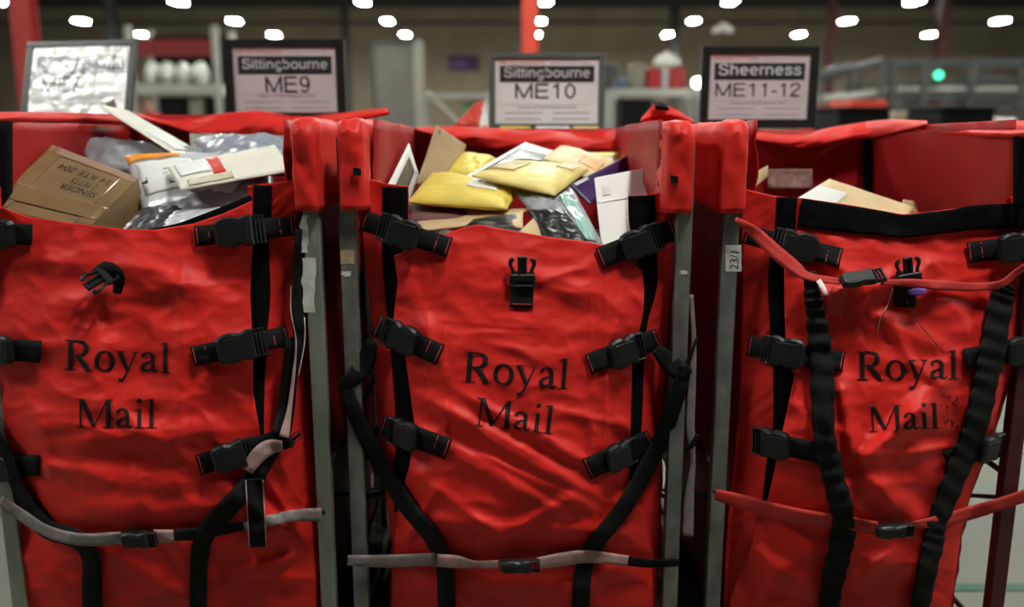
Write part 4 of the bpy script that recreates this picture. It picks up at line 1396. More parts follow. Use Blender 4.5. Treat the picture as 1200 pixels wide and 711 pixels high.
mailer('window_envelope', [(690, 180, 2.74), (727, 180, 2.74), (722, 200, 2.60), (690, 200, 2.60)], 0.004, M['white_paper'], 'white envelope with yellow edge behind the purple one', 'envelope', 19, 0.002, 0.4, [(0.0, 1.0, 0.0, 0.35, M['jiffy'], 'yellow_edge')])
mailer('purple_envelope', [(667, 217, 2.28), (756, 172, 2.52), (750, 200, 2.48), (691, 240, 2.24)], 0.002, M['purple'], 'dark purple envelope pointing up beside the white box', 'envelope', 20, 0.001, 0.4, [(0.03, 0.2, 0.03, 0.16, M['pale_poly'], 'stamp')])
M['faint_mark'] = mat('faint_print', (0.62, 0.61, 0.60), 0.55, scale=80, color2=(0.74, 0.73, 0.71))
off = P(768, 232, 2.36) - P(758, 197, 2.28)
wb, ws = carton('white_box', [(696, 208, 2.20), (758, 196, 2.24), (774, 300, 2.10), (706, 306, 2.06)], np.array([0.03, 0.085, -0.02]), M['white_paper'], 'white carton standing against the trolley side', 'box')
patch(wb, ws, 0.0, 1.0, 0.30, 0.315, M['pale_poly'], 'lid_edge', 0.0010)
patch(wb, ws, 0.13, 0.27, 0.14, 0.24, M['faint_mark'], 'print_mark', 0.0009)
mailer('clear_mailer', [(594, 216, 2.30), (670, 219, 2.29), (708, 290, 2.05), (648, 278, 2.06)], 0.012, M['grey_poly'], 'clear grey mailer with pale teal stripe beside the white box', 'mailer', 22, 0.008, 1.0, [(0.62, 0.86, 0.30, 0.98, M['teal'], 'teal_stripe'), (0.25, 0.6, 0.05, 0.28, M['white_paper'], 'address_label')])
mailer('black_mailer', [(618, 246, 2.15), (660, 246, 2.15), (696, 292, 2.03), (640, 286, 2.03)], 0.012, M['black_poly'], 'glossy black mailer along the front rim', 'mailer', 23, 0.006)
mailer('kraft_envelope', [(476, 251, 2.22), (630, 244, 2.22), (562, 263, 2.08), (494, 271, 2.06)], 0.004, M['kraft'], 'flat brown envelope lying along the front rim', 'envelope', 24, 0.001, 0.4, [(0.25, 0.55, 0.05, 0.28, M['white_paper'], 'address_label')])
mailer('black_packet', [(552, 258, 2.12), (604, 251, 2.13), (616, 280, 2.035), (536, 274, 2.035)], 0.006, M['black_poly'], 'small black packet under the flat brown envelope', 'packet', 25, 0.003)
mailer('small_envelope', [(590, 250, 2.15), (613, 247, 2.16), (613, 268, 2.07), (603, 266, 2.06)], 0.003, M['tan'], 'small tan envelope between flat brown envelope and black packet', 'envelope', 26, 0.001, n=8)
mailer('small_envelope', [(629, 252, 2.13), (658, 281, 2.06), (634, 296, 2.03), (608, 272, 2.05)], 0.004, M['kraft'], 'small kraft envelope poking up at the front rim', 'envelope', 27, 0.001, n=8)
mailer('plum_packet', [(478, 238, 2.24), (560, 246, 2.22), (545, 262, 2.12), (478, 258, 2.14)], 0.008, mat('plum_paper', (0.16, 0.07, 0.07), 0.5), 'plum coloured packet under the golden padded envelope', 'packet', 28, 0.002, n=10)

# trolley 3
mailer('kraft_envelope', [(972, 210, 2.42), (1071, 243, 2.30), (1050, 275, 2.06), (922, 240, 2.20)], 0.005, M['tan'], 'tan envelope with white label behind the black top band', 'envelope', 29, 0.002, 0.4, [(0.02, 0.36, 0.34, 0.98, M['white_paper'], 'address_label')])
mailer('tan_scrap', [(878, 206, 2.40), (900, 194, 2.46), (900, 206, 2.42), (882, 222, 2.32)], 0.003, M['kraft_dark'], 'small tan envelope corner beside the trolley collar', 'envelope', 30, 0.001, n=8)
mailer('tan_scrap', [(1058, 234, 2.44), (1072, 236, 2.46), (1076, 250, 2.40), (1056, 250, 2.38)], 0.003, M['kraft_dark'], 'small tan corner behind the tan envelope with white label', 'envelope', 31, 0.001, n=8)


# ------------------------------------------------------------------ bench with the destination signs
YS = 3.3
bench = thing('sorting_bench', (-0.45, 3.45, 0), 'long grey bench behind the trolleys carrying the signs', 'bench')
zb = 1.36
boxo('bench_top', -2.25, 1.20, 3.15, 3.75, zb - 0.03, zb, M['ply'], bench, 0.004)
for x in (-2.2, -0.5, 1.12):
    for y in (3.19, 3.70):
        boxo('leg', x - 0.02, x + 0.02, y - 0.02, y + 0.02, 0, zb - 0.031, M['grey_steel'], bench, 0.003)
boxo('rear_or_shade_panel', -2.17, 1.09, 3.70, 3.72, 0.10, zb - 0.04, M['black_plastic'], bench, 0.003)  # black panel added to stand for shade in the gaps between trolleys
M['frame_black'] = mat('black_sign_frame', (0.012, 0.013, 0.012), 0.4, var=0.2, scale=20)
M['frame_grey'] = mat('grey_sign_frame', (0.11, 0.12, 0.115), 0.35, var=0.1, scale=20)
M['sheet_bounce'] = mat('bounce_tinted_sheet', (0.66, 0.54, 0.56), 0.5, var=0.04, scale=10)  # pink bounce light is put into this sheet colour
M['sheet_white'] = mat('white_sheet', (0.84, 0.80, 0.82), 0.4, var=0.04, scale=10)
M['sleeve'] = bpy.data.materials.new('clear_wrinkled_sleeve')
M['sleeve'].use_nodes = True
_nt = M['sleeve'].node_tree
_nt.nodes.remove(_nt.nodes['Principled BSDF'])
_tr = _nt.nodes.new('ShaderNodeBsdfTransparent')
_gl = _nt.nodes.new('ShaderNodeBsdfGlossy')
_gl.inputs['Roughness'].default_value = 0.16
_mx = _nt.nodes.new('ShaderNodeMixShader')
_mx.inputs[0].default_value = 0.07
_no = _nt.nodes.new('ShaderNodeTexNoise')
_no.inputs['Scale'].default_value = 24
_no.inputs['Detail'].default_value = 5
_tc = _nt.nodes.new('ShaderNodeTexCoord')
_bp = _nt.nodes.new('ShaderNodeBump')
_bp.inputs['Strength'].default_value = 0.75
_bp.inputs['Distance'].default_value = 0.01
_nt.links.new(_tc.outputs['Object'], _no.inputs['Vector'])
_nt.links.new(_no.outputs['Fac'], _bp.inputs['Height'])
_nt.links.new(_bp.outputs['Normal'], _gl.inputs['Normal'])
_nt.links.new(_tr.outputs[0], _mx.inputs[1])
_nt.links.new(_gl.outputs[0], _mx.inputs[2])
_nt.links.new(_mx.outputs[0], _nt.nodes['Material Output'].inputs[0])
M['sign_ink'] = mat('sign_ink', (0.02, 0.018, 0.018), 0.5)
M['sign_white'] = mat('sign_white_ink', (0.66, 0.62, 0.64), 0.5)
M['sign_red'] = mat('sign_red_ink', (0.62, 0.10, 0.09), 0.5)
M['sign_grey'] = mat('sign_grey_ink', (0.40, 0.34, 0.37), 0.5)
M['sign_violet'] = mat('sign_violet_ink', (0.22, 0.18, 0.30), 0.5)
M['sign_faint'] = mat('sign_faint_ink', (0.60, 0.40, 0.40), 0.5)


def sign(pxc, ytop, ybot, pw, fr, name1, code, head, sheet, framem, label, yaw=0, lean=0, roll=0, lay=(0.6, 0.87, 0.34, 0.23, 0.2, 0.78), sleeve=False):
    """framed sheet on a small foot; local x to the right, z up"""
    zt = float(P(pxc, ytop, YS)[2])
    zl = float(P(pxc, ybot, YS)[2])
    xc = float(P(pxc, (ytop + ybot) / 2, YS)[0])
    w = pw / F * YS / (CT + (355.5 - 100) / F * ST) * 1.0
    H = zt - zl
    W = w
    root = thing('destination_sign', (xc, YS, zl), label, 'sign', 'destination signs')
    g = fr / F * YS

    def loc(v):
        v = np.asarray(v, float)
        return v + np.array([xc, YS, zl])
    parts = [rbox_vf(-W / 2, W / 2, 0, 0.02, 0, g, 0.002), rbox_vf(-W / 2, W / 2, 0, 0.02, H - g * 0.8, H, 0.002),
             rbox_vf(-W / 2, -W / 2 + g, 0, 0.02, g, H - g * 0.8, 0.002), rbox_vf(W / 2 - g, W / 2, 0, 0.02, g, H - g * 0.8, 0.002),
             rbox_vf(-W / 2 + 0.004, W / 2 - 0.004, 0.012, 0.022, 0.004, H - 0.004, 0.002)]
    v, f = merge(parts)
    fix_normals(obj('frame', loc(v), f, framem, root, False))
    sw, sh = W - 2 * g, H - 1.8 * g
    x0 = -sw / 2
    z0 = g
    v, f = rbox_vf(x0, x0 + sw, 0.008, 0.0118, z0, z0 + sh, 0.0005)
    s = fix_normals(obj('sheet', loc(v), f, sheet, root, False))

    def flat(nm, u0, u1, v0, v1, m, y=0.0072):
        v_, f_ = box_vf(x0 + sw * u0, x0 + sw * u1, y, y + 0.0006, z0 + sh * v0, z0 + sh * v1)
        obj(nm, loc(v_), f_, m, s, False)

    def txt(nm, t, u0, u1, vb, h, m, y=0.0062):
        v_, f_ = fit_text(t, x0 + sw * u0, x0 + sw * u1, 0, sh * h)
        v_ = np.stack([v_[:, 0], np.full(len(v_), y), z0 + sh * vb + v_[:, 1]], 1)
        obj(nm, loc(v_), f_, m, s, False)
    B0, B1, C0, CH, CU0, CU1 = lay
    flat('name_band', 0.045, 0.955, B0, B1, M['sign_ink'])

    def bold(nm, t, weight, u0, u1, vb, h, m):
        v_, f_ = sans_vf(t, weight, x0 + sw * u0, x0 + sw * u1, sh * h)
        v_ = np.stack([v_[:, 0], np.full(len(v_), 0.0062), z0 + sh * vb + v_[:, 1]], 1)
        obj(nm, loc(v_), f_, m, s, False)
    nh = 0.150 if len(name1) > 9 else 0.168
    bold('name_text', name1, 105, 0.085, 0.915, B0 + (B1 - B0) * 0.30, nh, M['sign_white'])
    bold('code_text', code, 78, CU0, CU1, C0, CH, M['sign_ink'])
    txt('heading_text', head, 0.04, 0.48, 0.905, 0.050, M['sign_red'])
    flat('faint_rule', 0.52, 0.92, 0.915, 0.935, M['sign_faint'])
    txt('note_text', 'Colour of the Despatch Card', 0.22, 0.78, 0.235, 0.045, M['sign_violet'])
    for (u0, u1, vv) in ((0.09, 0.46, 0.155), (0.56, 0.92, 0.155), (0.09, 0.44, 0.06), (0.55, 0.92, 0.06)):
        flat('fine_print', u0, u1, vv, vv + 0.018, M['sign_grey'])
    flat('fine_rule', 0.05, 0.95, 0.29, 0.296, M['sign_faint'])
    if sleeve:
        v_, f_ = rbox_vf(x0 + 0.001, x0 + sw - 0.001, 0.003, 0.0040, z0 + 0.001, z0 + sh - 0.001, 0.0003)
        fix_normals(obj('plastic_sleeve', loc(v_), f_, M['sleeve'], root, False))
    # stem and foot on the bench
    zf = zb + 0.0
    v, f = merge([rbox_vf(-0.012, 0.012, 0.022, 0.034, zf - zl + 0.01, H * 0.5, 0.002)])
    st_ = fix_normals(obj('stem', loc(v), f, M['grey_steel'], root, False))
    v, f = rbox_vf(-0.09, 0.09, -0.05, 0.10, zf - zl + 0.001, zf - zl + 0.012, 0.003)
    foot = fix_normals(obj('foot', loc(v), f, M['grey_steel'], root, False))
    if yaw or lean or roll:
        for ch in (root.children):
            if ch is not foot:
                Rm = Matrix.Rotation(math.radians(yaw), 4, 'Z') @ Matrix.Rotation(math.radians(-lean), 4, 'X') @ Matrix.Rotation(math.radians(roll), 4, 'Y')
                ch.matrix_basis = Rm @ ch.matrix_basis
    return root


sign(81, 38, 143, 140, 8, 'Sittingbourne', 'ME7', 'ME RES PACKETS', M['white_paper'], M['frame_black'], 'framed sign in shiny wrinkled sleeve with bright glare', lay=(0.60, 0.87, 0.34, 0.23, 0.12, 0.52), yaw=-7, lean=20, roll=-1, sleeve=True)
sign(334, 46, 142, 141, 10, 'Sittingbourne', 'ME9', 'ME RES PACKETS', M['sheet_bounce'], M['frame_black'], 'black framed sign reading Sittingbourne ME9', lay=(0.585, 0.86, 0.31, 0.245, 0.30, 0.74))
sign(641, 62, 152, 136, 7, 'Sittingbourne', 'ME10', 'ME RES PACKETS', M['sheet_white'], M['frame_grey'], 'grey framed sign reading Sittingbourne ME10', lay=(0.635, 0.885, 0.39, 0.225, 0.19, 0.78))
sign(890, 54, 150, 137, 10, 'Sheerness', 'ME11-12', 'ME RES LETTERS', M['sheet_bounce'], M['frame_black'], 'black framed sign reading Sheerness ME11-12', lay=(0.60, 0.86, 0.35, 0.205, 0.06, 0.92))
# red and white sack on the bench
sk = mailer('mail_sack', [(560, 126, 3.40), (573, 122, 3.42), (575, 160, 3.30), (524, 158, 3.30)], 0.05, M['hall_red'], 'orange red sack with white edge beside the ME10 sign', 'sack', 40, 0.012, 0.4, [(0.72, 1.0, 0.0, 0.95, M['white_paper'], 'white_edge')])
for (x0, x1, m, lb) in ((585, 622, M['jiffy'], 'yellow folder lying on the bench under the ME10 sign'), (628, 668, M['white_paper'], 'white folder lying on the bench under the ME10 sign'), (672, 702, M['jiffy_pale'], 'pale yellow folder lying on the bench under the ME10 sign')):
    a = P(x0, 148, 3.17)
    c = P(x1, 148, 3.17)
    tag(boxo('box_file', a[0], c[0], 3.165, 3.23, zb + 0.001, a[2], m, None, 0.004), lb, 'folder', 'folders under the ME10 sign')

# ------------------------------------------------------------------ things across the hall
def wx(px, Y, py=110):
    return float(P(px, py, Y)[0])


def wz(py, Y):
    return float(P(600, py, Y)[2])


def rack(label, px0, px1, Y, depth, shelves, ztop, m, posts=(0, 1)):
    x0, x1 = wx(px0, Y), wx(px1, Y)
    t = thing('storage_rack', ((x0 + x1) / 2, Y + depth / 2, 0), label, 'rack')
    for x in (x0, x1):
        for y in (Y, Y + depth):
            boxo('upright', x - 0.06, x + 0.06, y - 0.06, y + 0.06, 0, ztop, m, t, 0.006)
    for z, th in shelves:
        boxo('shelf', x0 + 0.061, x1 - 0.061, Y - 0.05, Y + depth + 0.05, z - th, z, m, t, 0.006)
    return t, x0, x1


M['sack_white'] = mat('pale_sacks', (0.50, 0.52, 0.46), 0.5, var=0.3, scale=6, bump=0.4, bscale=5)
M['maroon'] = mat('maroon_panel', (0.22, 0.01, 0.012), 0.6)
Y = 20.0
t, x0, x1 = rack('pale steel rack with red valance and white sacks', 156, 256, Y, 1.2, [(wz(98, Y), 0.22), (wz(141, Y), 0.1)], wz(30, Y), M['pale_steel'])
boxo('valance', x0 + 0.07, x1 - 0.07, Y - 0.02, Y + 0.02, wz(66, Y), wz(46, Y), M['maroon'], t, 0.005)
boxo('rear_or_shade_panel', x0 + 0.07, x1 - 0.07, Y + 1.1, Y + 1.14, wz(98, Y), wz(36, Y), M['black_plastic'], t, 0.005)
rs_ = np.random.RandomState(4)


def blob(name, c, r, m, label, cat, group, seed):
    n, k = 14, 20
    V = []
    for i in range(n + 1):
        th = math.pi * i / n
        for j in range(k):
            ph = 2 * math.pi * j / k
            d = np.array([math.sin(th) * math.cos(ph), math.sin(th) * math.sin(ph), math.cos(th)])
            s = 1 + 0.25 * float(perlin(d[0] * 2 + 5, d[1] * 2 + d[2] * 2, seed))
            q = np.array(c) + d * np.array(r) * s
            q[2] = max(q[2], c[2] - r[2] * 0.8)
            V.append(q)
    f = []
    for i in range(n):
        for j in range(k):
            f.append([i * k + j, i * k + (j + 1) % k, (i + 1) * k + (j + 1) % k, (i + 1) * k + j])
    o = obj(name, V, f, m, None)
    return tag(o, label, cat, group)


zsh = wz(98, Y)
for i, px in enumerate((172, 190, 209, 229)):
    rz = 0.26
    blob('white_sack', (wx(px, Y), Y + 0.45, zsh + rz * 0.8 + 0.002), (0.16, 0.28, rz), M['sack_white'], '%s pale sack from the glaring sign on the rack under the red valance' % ('first', 'second', 'third', 'fourth')[i], 'sack', 'sacks on the pale rack', i)
zl = wz(141, Y)
for (pa, pb, m, lb) in ((180, 212, M['black_plastic'], 'wide black bin on the lower shelf of the pale rack'), (216, 234, M['olive_poly'], 'olive bin on the lower shelf of the pale rack'), (236, 253, M['black_plastic'], 'narrow black bin on the lower shelf of the pale rack')):
    tag(boxo('storage_bin', wx(pa, Y), wx(pb, Y), Y + 0.2, Y + 0.9, zl + 0.001, wz(113, Y), m, None, 0.03), lb, 'bin')

# white frame with a diagonal brace, and a pale panel added behind it for a pool of light
Y = 15.0
t, x0, x1 = rack('white tubular rack with diagonal brace', 491, 574, Y, 1.0, [(wz(110, Y), 0.07), (wz(150, Y), 0.05)], wz(108, Y), M['pale_steel'])
boxo('tall_upright', x0 - 0.07, x0 + 0.07, Y - 0.07, Y + 0.07, wz(108, Y) + 0.001, wz(48, Y), M['pale_steel'], t, 0.006)
a, c = P(500, 108, Y), P(537, 144, Y)
tube('brace', [a, c], 0.045, M['pale_steel'], t)
M['green_crate'] = mat('green_crate', (0.22, 0.36, 0.16), 0.5)
tag(boxo('green_crate', wx(541, Y), wx(569, Y), Y + 0.2, Y + 0.8, wz(150, Y) + 0.002, wz(119, Y), M['green_crate'], None, 0.03), 'green crate on the white tubular rack', 'crate')
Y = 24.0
M['light_pool'] = mat('pale_light_pool', (0.16, 0.15, 0.125), 0.35, var=0.15, scale=3, spec=0.6)
t = thing('light_pool_panel', (wx(460, Y), Y, 0), 'pale panel added for a pool of lamp light behind the white rack', 'light_pool')
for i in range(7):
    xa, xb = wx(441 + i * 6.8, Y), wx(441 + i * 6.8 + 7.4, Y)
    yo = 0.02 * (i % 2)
    boxo('strip', xa, xb, Y + yo, Y + yo + 0.006, 0.02, wz(52, Y), M['light_pool'], t, 0.001)
boxo('pool_panel_rail', wx(438, Y), wx(492, Y), Y - 0.05, Y + 0.08, wz(52, Y), wz(50, Y) + 0.05, M['grey_steel'], t, 0.005)
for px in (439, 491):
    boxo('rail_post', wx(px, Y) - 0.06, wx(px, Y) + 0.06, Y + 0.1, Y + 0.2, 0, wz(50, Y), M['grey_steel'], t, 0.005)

# purple notice on the far wall
Y = HY1 - 0.125
M['purple_sign'] = mat('purple_board', (0.075, 0.022, 0.10), 0.5)
ps = tag(boxo('wall_notice', wx(525, Y, 74), wx(562, Y, 74), Y - 0.05, Y - 0.001, wz(83, Y), wz(65, Y), M['purple_sign'], None, 0.01), 'purple notice board on the far wall', 'sign')
M['purple_ink'] = mat('pale_violet_ink', (0.25, 0.16, 0.32), 0.5)
boxo('print_line', wx(529, Y, 74), wx(545, Y, 74), Y - 0.06, Y - 0.051, wz(77, Y), wz(73, Y), M['purple_ink'], ps, 0.002)

# white rack right of the ME10 sign
Y = 12.0
t, x0, x1 = rack('white rack carrying red bins, beside the ME10 sign', 718, 818, Y, 0.8, [(wz(104, Y), 0.10), (0.6, 0.04)], wz(104, Y), M['pale_steel'])
zs = wz(104, Y)
M['bin_red'] = mat('dark_red_bin', (0.35, 0.012, 0.014), 0.5)
for (pa, pb, lb) in ((761, 777, 'dark red bin on the white rack, nearer the ME10 sign'), (788, 806, 'dark red bin on the white rack, nearer the Sheerness sign')):
    tag(boxo('red_bin', wx(pa, Y), wx(pb, Y), Y + 0.2, Y + 0.6, zs + 0.001, wz(79, Y), M['bin_red'], None, 0.02), lb, 'bin')
tag(boxo('paper_roll', wx(779, Y), wx(786, Y), Y + 0.2, Y + 0.4, zs + 0.001, wz(80, Y), M['pale_poly'], None, 0.03), 'pale upright roll between two dark red bins', 'roll')
tag(boxo('blue_box', wx(724, Y), wx(738, Y), Y + 0.2, Y + 0.5, zs + 0.001, wz(91, Y), mat('slate_blue', (0.08, 0.11, 0.15), 0.5), None, 0.02), 'slate blue box on the white rack', 'box')
tag(boxo('grey_panel', wx(706, Y), wx(735, Y), Y + 0.9, Y + 0.95, 0.0, wz(70, Y), M['grey_steel'], None, 0.01), 'grey upright panel behind the white rack', 'panel')
tag(boxo('white_carton', wx(742, Y), wx(759, Y), Y + 0.25, Y + 0.6, zs + 0.001, wz(74, Y), M['olive_poly'], None, 0.02), 'tall beige carton on the white rack', 'carton')


def roll_container(label, pa, pb, ytop, Y, m):
    xa, xb = wx(pa, Y), wx(pb, Y)
    t = thing('roll_container', ((xa + xb) / 2, Y + 0.35, 0), label, 'container', 'black roll containers')
    z = wz(ytop, Y)
    boxo('body', xa, xb, Y, Y + 0.7, 0.12, z - 0.03, m, t, 0.02)
    boxo('rim', xa - 0.01, xb + 0.01, Y - 0.01, Y + 0.71, z - 0.029, z, m, t, 0.008)
    for x in (xa + 0.06, xb - 0.06):
        for y in (Y + 0.07, Y + 0.63):
            v, f = cyl_vf((x - 0.015, y, 0.06), (x + 0.015, y, 0.06), 0.06, n=14)
            fix_normals(obj('wheel', v, f, M['rubber'], t))
    return t


roll_container('black roll container under the white rack', 728, 766, 116, 10.5, M['black_plastic'])
roll_container('black roll container beside the Sheerness sign, lower one', 985, 1046, 125, 8.0, M['black_plastic'])
roll_container('black roll container near the white carton', 1106, 1170, 125, 7.6, M['black_plastic'])
Y = 8.5
M['beige'] = mat('beige_carton', (0.30, 0.24, 0.15), 0.7)


def stack(label, cat, name, pa, pb, yt, Y, d, m):
    tag(boxo(name, wx(pa, Y), wx(pb, Y), Y, Y + d, 0.0, wz(yt, Y), m, None, 0.02), label, cat)


stack('tall beige carton behind the black roll containers', 'carton', 'beige_carton', 1050, 1104, 130, 9.4, 0.6, M['beige'])
stack('white carton at the end of the back row', 'carton', 'white_carton', 1166, 1196, 138, 9.0, 0.6, M['white_paper'])
stack('orange red bin behind the black roll container', 'bin', 'orange_bin', 998, 1042, 117, 12.0, 0.8, M['hall_red'])
stack('dark red bin beside the Sheerness sign', 'bin', 'red_bin', 956, 985, 124, 13.2, 0.8, M['bin_red'])

# raised conveyor with railings
Y = 18.0
cv = thing('raised_conveyor', (wx(1110, Y), Y + 0.8, 0), 'raised grey conveyor with railings and sloping infeed', 'conveyor')
xa, xb = wx(1030, Y), wx(1330, Y)
zk = wz(124, Y)
boxo('bed', xa, xb, Y, Y + 1.6, zk - 0.12, zk, M['grey_steel'], cv, 0.01)
for py, th in ((72, 0.10), (95, 0.06), (104, 0.08), (114, 0.10)):
    z = wz(py, Y)
    boxo('rail', xa, xb, Y - 0.03, Y + 0.03, z - th / 2, z + th / 2, M['grey_steel'] if py < 100 else M['pale_steel'] if py == 104 else M['grey_steel'], cv, 0.005)
    boxo('rail', xa, xb, Y + 1.57, Y + 1.63, z - th / 2, z + th / 2, M['grey_steel'], cv, 0.005)
for px in (1030, 1044, 1080, 1135, 1195, 1260, 1328):
    x = wx(px, Y)
    for y in (Y - 0.08, Y + 1.68):
        boxo('leg', x - 0.05, x + 0.05, y - 0.05, y + 0.05, 0, wz(71, Y), M['grey_steel'], cv, 0.005)
for y in (Y - 0.03, Y + 1.63):
    tube('sloping_rail', [(wx(962, Y), y, wz(92, Y)), (xa, y, wz(71, Y))], 0.07, M['grey_steel'], cv)
    tube('sloping_rail', [(wx(962, Y), y, wz(118, Y)), (xa, y, wz(108, Y))], 0.06, M['pale_steel'], cv)
    tube('infeed_leg', [(wx(962, Y), y, 0), (wx(962, Y), y, wz(92, Y))], 0.05, M['grey_steel'], cv)
for (pa, pb, py) in ((1060, 1078, 108), (1120, 1132, 100), (1150, 1185, 97)):
    boxo('guard_panel', wx(pa, Y), wx(pb, Y), Y + 0.04, Y + 0.06, zk, wz(py - 10, Y), M['grey_steel'], cv, 0.004)
M['green_glow'] = mat('green_indicator', (0.05, 0.6, 0.3), 0.4, emit=(0.05, 1.0, 0.45), estr=2.5)
gx, gz = wx(1099, Y - 0.2, 88), wz(88, Y - 0.2)
gl = thing('indicator_lamp', (gx, Y - 0.2, gz), 'small green glowing indicator on the conveyor', 'lamp')
v, f = cyl_vf((gx, Y - 0.26, gz), (gx, Y - 0.2, gz), 0.07, n=16)
obj('lens', v, f, M['green_glow'], gl)
boxo('bracket', gx - 0.03, gx + 0.03, Y - 0.199, Y - 0.031, gz - 0.03, gz + 0.03, M['grey_steel'], gl, 0.003)
boxo('stem', gx - 0.02, gx + 0.02, Y - 0.199, Y - 0.17, gz - 0.03, wz(72, Y) , M['grey_steel'], gl, 0.003)
# round bench lamp glowing beside the Sheerness sign
Y = 11.6
gx, gz = wx(817, Y, 97), wz(97, Y)
gl = thing('globe_lamp', (gx, Y, gz), 'small round glowing lamp on a post beside the Sheerness sign', 'lamp')
M['globe'] = mat('globe_glow', (0.9, 0.9, 0.8), 0.4, emit=(1.0, 0.98, 0.85), estr=12)
V, fs = [], []
for i in range(9):
    th = math.pi * i / 8
    for j in range(12):
        ph = 2 * math.pi * j / 12
        V.append((gx + 0.06 * math.sin(th) * math.cos(ph), Y + 0.06 * math.sin(th) * math.sin(ph), gz + 0.06 * math.cos(th)))
for i in range(8):
    for j in range(12):
        fs.append([i * 12 + j, i * 12 + (j + 1) % 12, (i + 1) * 12 + (j + 1) % 12, (i + 1) * 12 + j])
obj('globe', V, fs, M['globe'], gl)
tube('post', [(gx, Y, 0.0), (gx, Y, gz - 0.055)], 0.02, M['grey_steel'], gl)
# dome lamps hanging further in
for (px, py, Y, lb) in ((782, 74, 16.0, 'white dome hanging above the red bins'), (847, 36, 22.0, 'pale dome hanging high above the Sheerness sign')):
    x, z = wx(px, Y, py), wz(py, Y)
    d = thing('dome_fitting', (x, Y, z), lb, 'lamp')
    prof = [(0.02, 0.20), (0.06, 0.155), (0.14, 0.13), (0.21, 0.06), (0.24, -0.02), (0.24, -0.05)]
    V, fs = [], []
    for r, h in prof:
        for j in range(16):
            a = 2 * math.pi * j / 16
            V.append((x + r * math.cos(a), Y + r * math.sin(a), z + h))
    for i in range(len(prof) - 1):
        for j in range(16):
            fs.append([i * 16 + j, i * 16 + (j + 1) % 16, (i + 1) * 16 + (j + 1) % 16, (i + 1) * 16 + j])
    obj('shade', V, fs, M['pale_steel'], d)
    tube('cable', [(x, Y, z + 0.20), (x, Y, HZ - 0.56)], 0.01, M['dark_steel'], d)

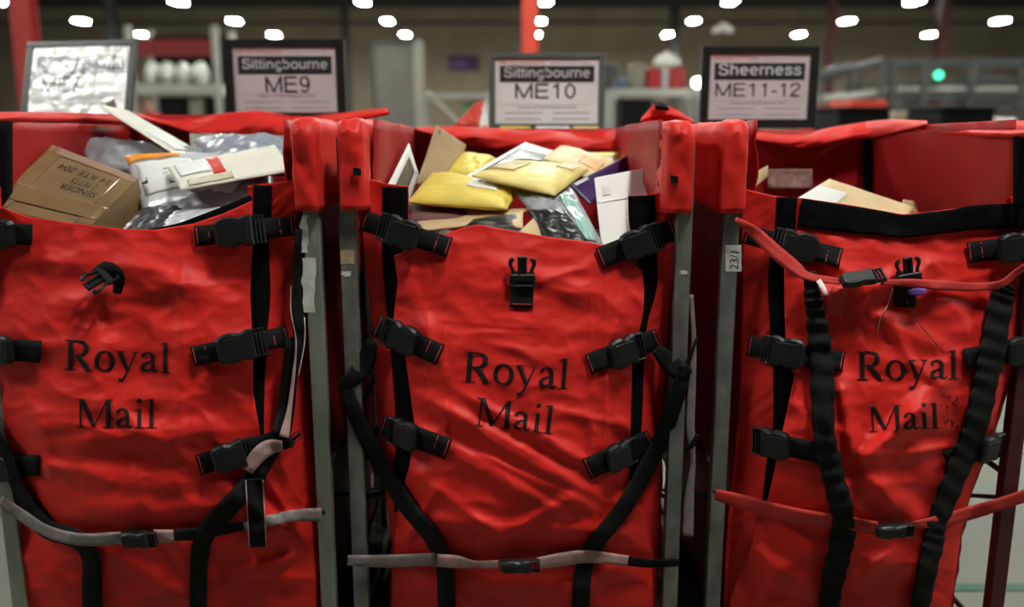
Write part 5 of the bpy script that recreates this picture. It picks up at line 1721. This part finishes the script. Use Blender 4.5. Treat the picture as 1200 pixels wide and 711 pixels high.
# ------------------------------------------------------------------ the person far behind
def person(px, py, Y):
    """standing figure in a red top, only the head shows above the trolleys"""
    x = wx(px, Y, py)
    hz = wz(py, Y)                       # head centre
    k = (hz + 0.12) / 1.75
    J = {'pelvis': (0, 0, .95), 'waist': (0, 0, 1.08), 'chest': (0, -.01, 1.30), 'neck': (0, 0, 1.47), 'headb': (0, -.02, 1.55), 'head': (0, -.025, 1.63), 'crown': (0, -.01, 1.70),
         'shl': (-.17, 0, 1.40), 'ell': (-.25, -.02, 1.13), 'wrl': (-.22, -.16, .92), 'hal': (-.20, -.20, .86),
         'shr': (.17, 0, 1.40), 'elr': (.25, -.02, 1.13), 'wrr': (.22, -.16, .92), 'har': (.20, -.20, .86),
         'hil': (-.09, 0, .90), 'knl': (-.11, -.01, .49), 'anl': (-.11, .02, .09), 'tol': (-.13, -.14, .035),
         'hir': (.09, 0, .90), 'knr': (.11, -.01, .49), 'anr': (.11, .02, .09), 'tor': (.13, -.14, .035)}
    Rd = {'pelvis': .14, 'waist': .125, 'chest': .15, 'neck': .055, 'headb': .075, 'head': .085, 'crown': .06, 'shl': .07, 'ell': .046, 'wrl': .032, 'hal': .035, 'shr': .07, 'elr': .046,
          'wrr': .032, 'har': .035, 'hil': .088, 'knl': .058, 'anl': .042, 'tol': .034, 'hir': .088, 'knr': .058, 'anr': .042, 'tor': .034}
    E = [('pelvis', 'waist'), ('waist', 'chest'), ('chest', 'neck'), ('neck', 'headb'), ('headb', 'head'), ('head', 'crown'), ('chest', 'shl'), ('shl', 'ell'), ('ell', 'wrl'), ('wrl', 'hal'),
         ('chest', 'shr'), ('shr', 'elr'), ('elr', 'wrr'), ('wrr', 'har'), ('pelvis', 'hil'), ('hil', 'knl'), ('knl', 'anl'), ('anl', 'tol'), ('pelvis', 'hir'), ('hir', 'knr'), ('knr', 'anr'), ('anr', 'tor')]
    for s, sg in (('l', -1), ('r', 1)):
        hx, hy, hzz = J['ha' + s]
        for i in range(5):
            a, b_ = f'f{s}{i}', f'g{s}{i}'
            if i == 4:
                J[a], J[b_] = (hx - sg * .03, hy - .01, hzz + .01), (hx - sg * .05, hy - .04, hzz - .01)
            else:
                dx = (i - 1.5) * .018
                J[a], J[b_] = (hx + dx, hy - .045, hzz - .03), (hx + dx, hy - .055 - .006 * (1.5 - abs(i - 1.5)), hzz - .06)
            Rd[a], Rd[b_] = .010, .008
            E += [('ha' + s, a), (a, b_)]
    names = list(J)
    me = bpy.data.meshes.new('person')
    me.from_pydata([tuple(c * k for c in J[n_]) for n_ in names], [(names.index(a), names.index(b_)) for a, b_ in E], [])
    o = bpy.data.objects.new('person', me)
    COL.objects.link(o)
    o.location = (x, Y, 0)
    md = o.modifiers.new('skin', 'SKIN')
    for n_, sv in zip(names, me.skin_vertices[0].data):
        sv.radius = (Rd[n_] * k, Rd[n_] * k * (0.75 if n_ in ('pelvis', 'waist', 'chest') else 1.0))
    me.skin_vertices[0].data[0].use_root = True
    sb = o.modifiers.new('smooth', 'SUBSURF')
    sb.levels = sb.render_levels = 2
    skin = bpy.data.materials.new('person_colours')
    skin.use_nodes = True
    nt = skin.node_tree
    bs = nt.nodes['Principled BSDF']
    bs.inputs['Roughness'].default_value = 0.6
    tc = nt.nodes.new('ShaderNodeTexCoord')
    sx = nt.nodes.new('ShaderNodeSeparateXYZ')
    nt.links.new(tc.outputs['Object'], sx.inputs[0])
    mr = nt.nodes.new('ShaderNodeMapRange')
    mr.inputs['From Max'].default_value = 1.8 * k
    nt.links.new(sx.outputs['Z'], mr.inputs['Value'])
    cr = nt.nodes.new('ShaderNodeValToRGB')
    cr.color_ramp.interpolation = 'CONSTANT'
    e = cr.color_ramp.elements
    e[0].position, e[0].color = 0.0, (0.012, 0.012, 0.014, 1)
    e[1].position, e[1].color = 0.06, (0.02, 0.022, 0.03, 1)
    for pos, c_ in ((0.53, (0.40, 0.02, 0.02, 1)), (0.825, (0.46, 0.24, 0.17, 1))):
        q = e.new(pos)
        q.color = c_
    nt.links.new(mr.outputs['Result'], cr.inputs['Fac'])
    nt.links.new(cr.outputs['Color'], bs.inputs['Base Color'])
    o.data.materials.append(skin)
    tag(o, 'person in a red top far behind the trolleys', 'person')
    # hair, eyes, nose and ears
    hc = np.array([x, Y - .025 * k, 1.64 * k])
    V, fs = [], []
    n, kk = 8, 16
    for i in range(n + 1):
        th = 0.62 * math.pi * i / n
        for j in range(kk):
            ph = 2 * math.pi * j / kk
            d = np.array([math.sin(th) * math.cos(ph), math.sin(th) * math.sin(ph), math.cos(th)])
            q = hc + d * np.array([.096, .106, .112]) * k
            if d[1] < -0.3:
                q[2] = max(q[2], hc[2] + .055 * k)
            V.append(q)
    for i in range(n):
        for j in range(kk):
            fs.append([i * kk + j, i * kk + (j + 1) % kk, (i + 1) * kk + (j + 1) % kk, (i + 1) * kk + j])
    obj('hair', V, fs, mat('grey_brown_hair', (0.10, 0.07, 0.05), 0.8), o)
    sk2 = mat('face_skin', (0.46, 0.24, 0.17), 0.6)
    obj('nose', *tube_vf([hc + np.array([0, -.085, .01]) * k, hc + np.array([0, -.112, -.02]) * k], [.010 * k, .016 * k], 8), sk2, o)
    for s in (-1, 1):
        obj('ear', *tube_vf([hc + np.array([s * .088, .0, .015]) * k, hc + np.array([s * .094, .0, -.025]) * k], [.016 * k, .012 * k], 8), sk2, o)
        obj('eye', *tube_vf([hc + np.array([s * .034, -.082, .006]) * k, hc + np.array([s * .034, -.092, .006]) * k], [.010 * k, .008 * k], 8), M['ink'], o)
    obj('mouth', *box_vf(hc[0] - .025 * k, hc[0] + .025 * k, hc[1] - .092 * k, hc[1] - .078 * k, hc[2] - .056 * k, hc[2] - .048 * k), mat('lips', (0.35, 0.10, 0.09), 0.5), o)


person(174, 120, 17.0)
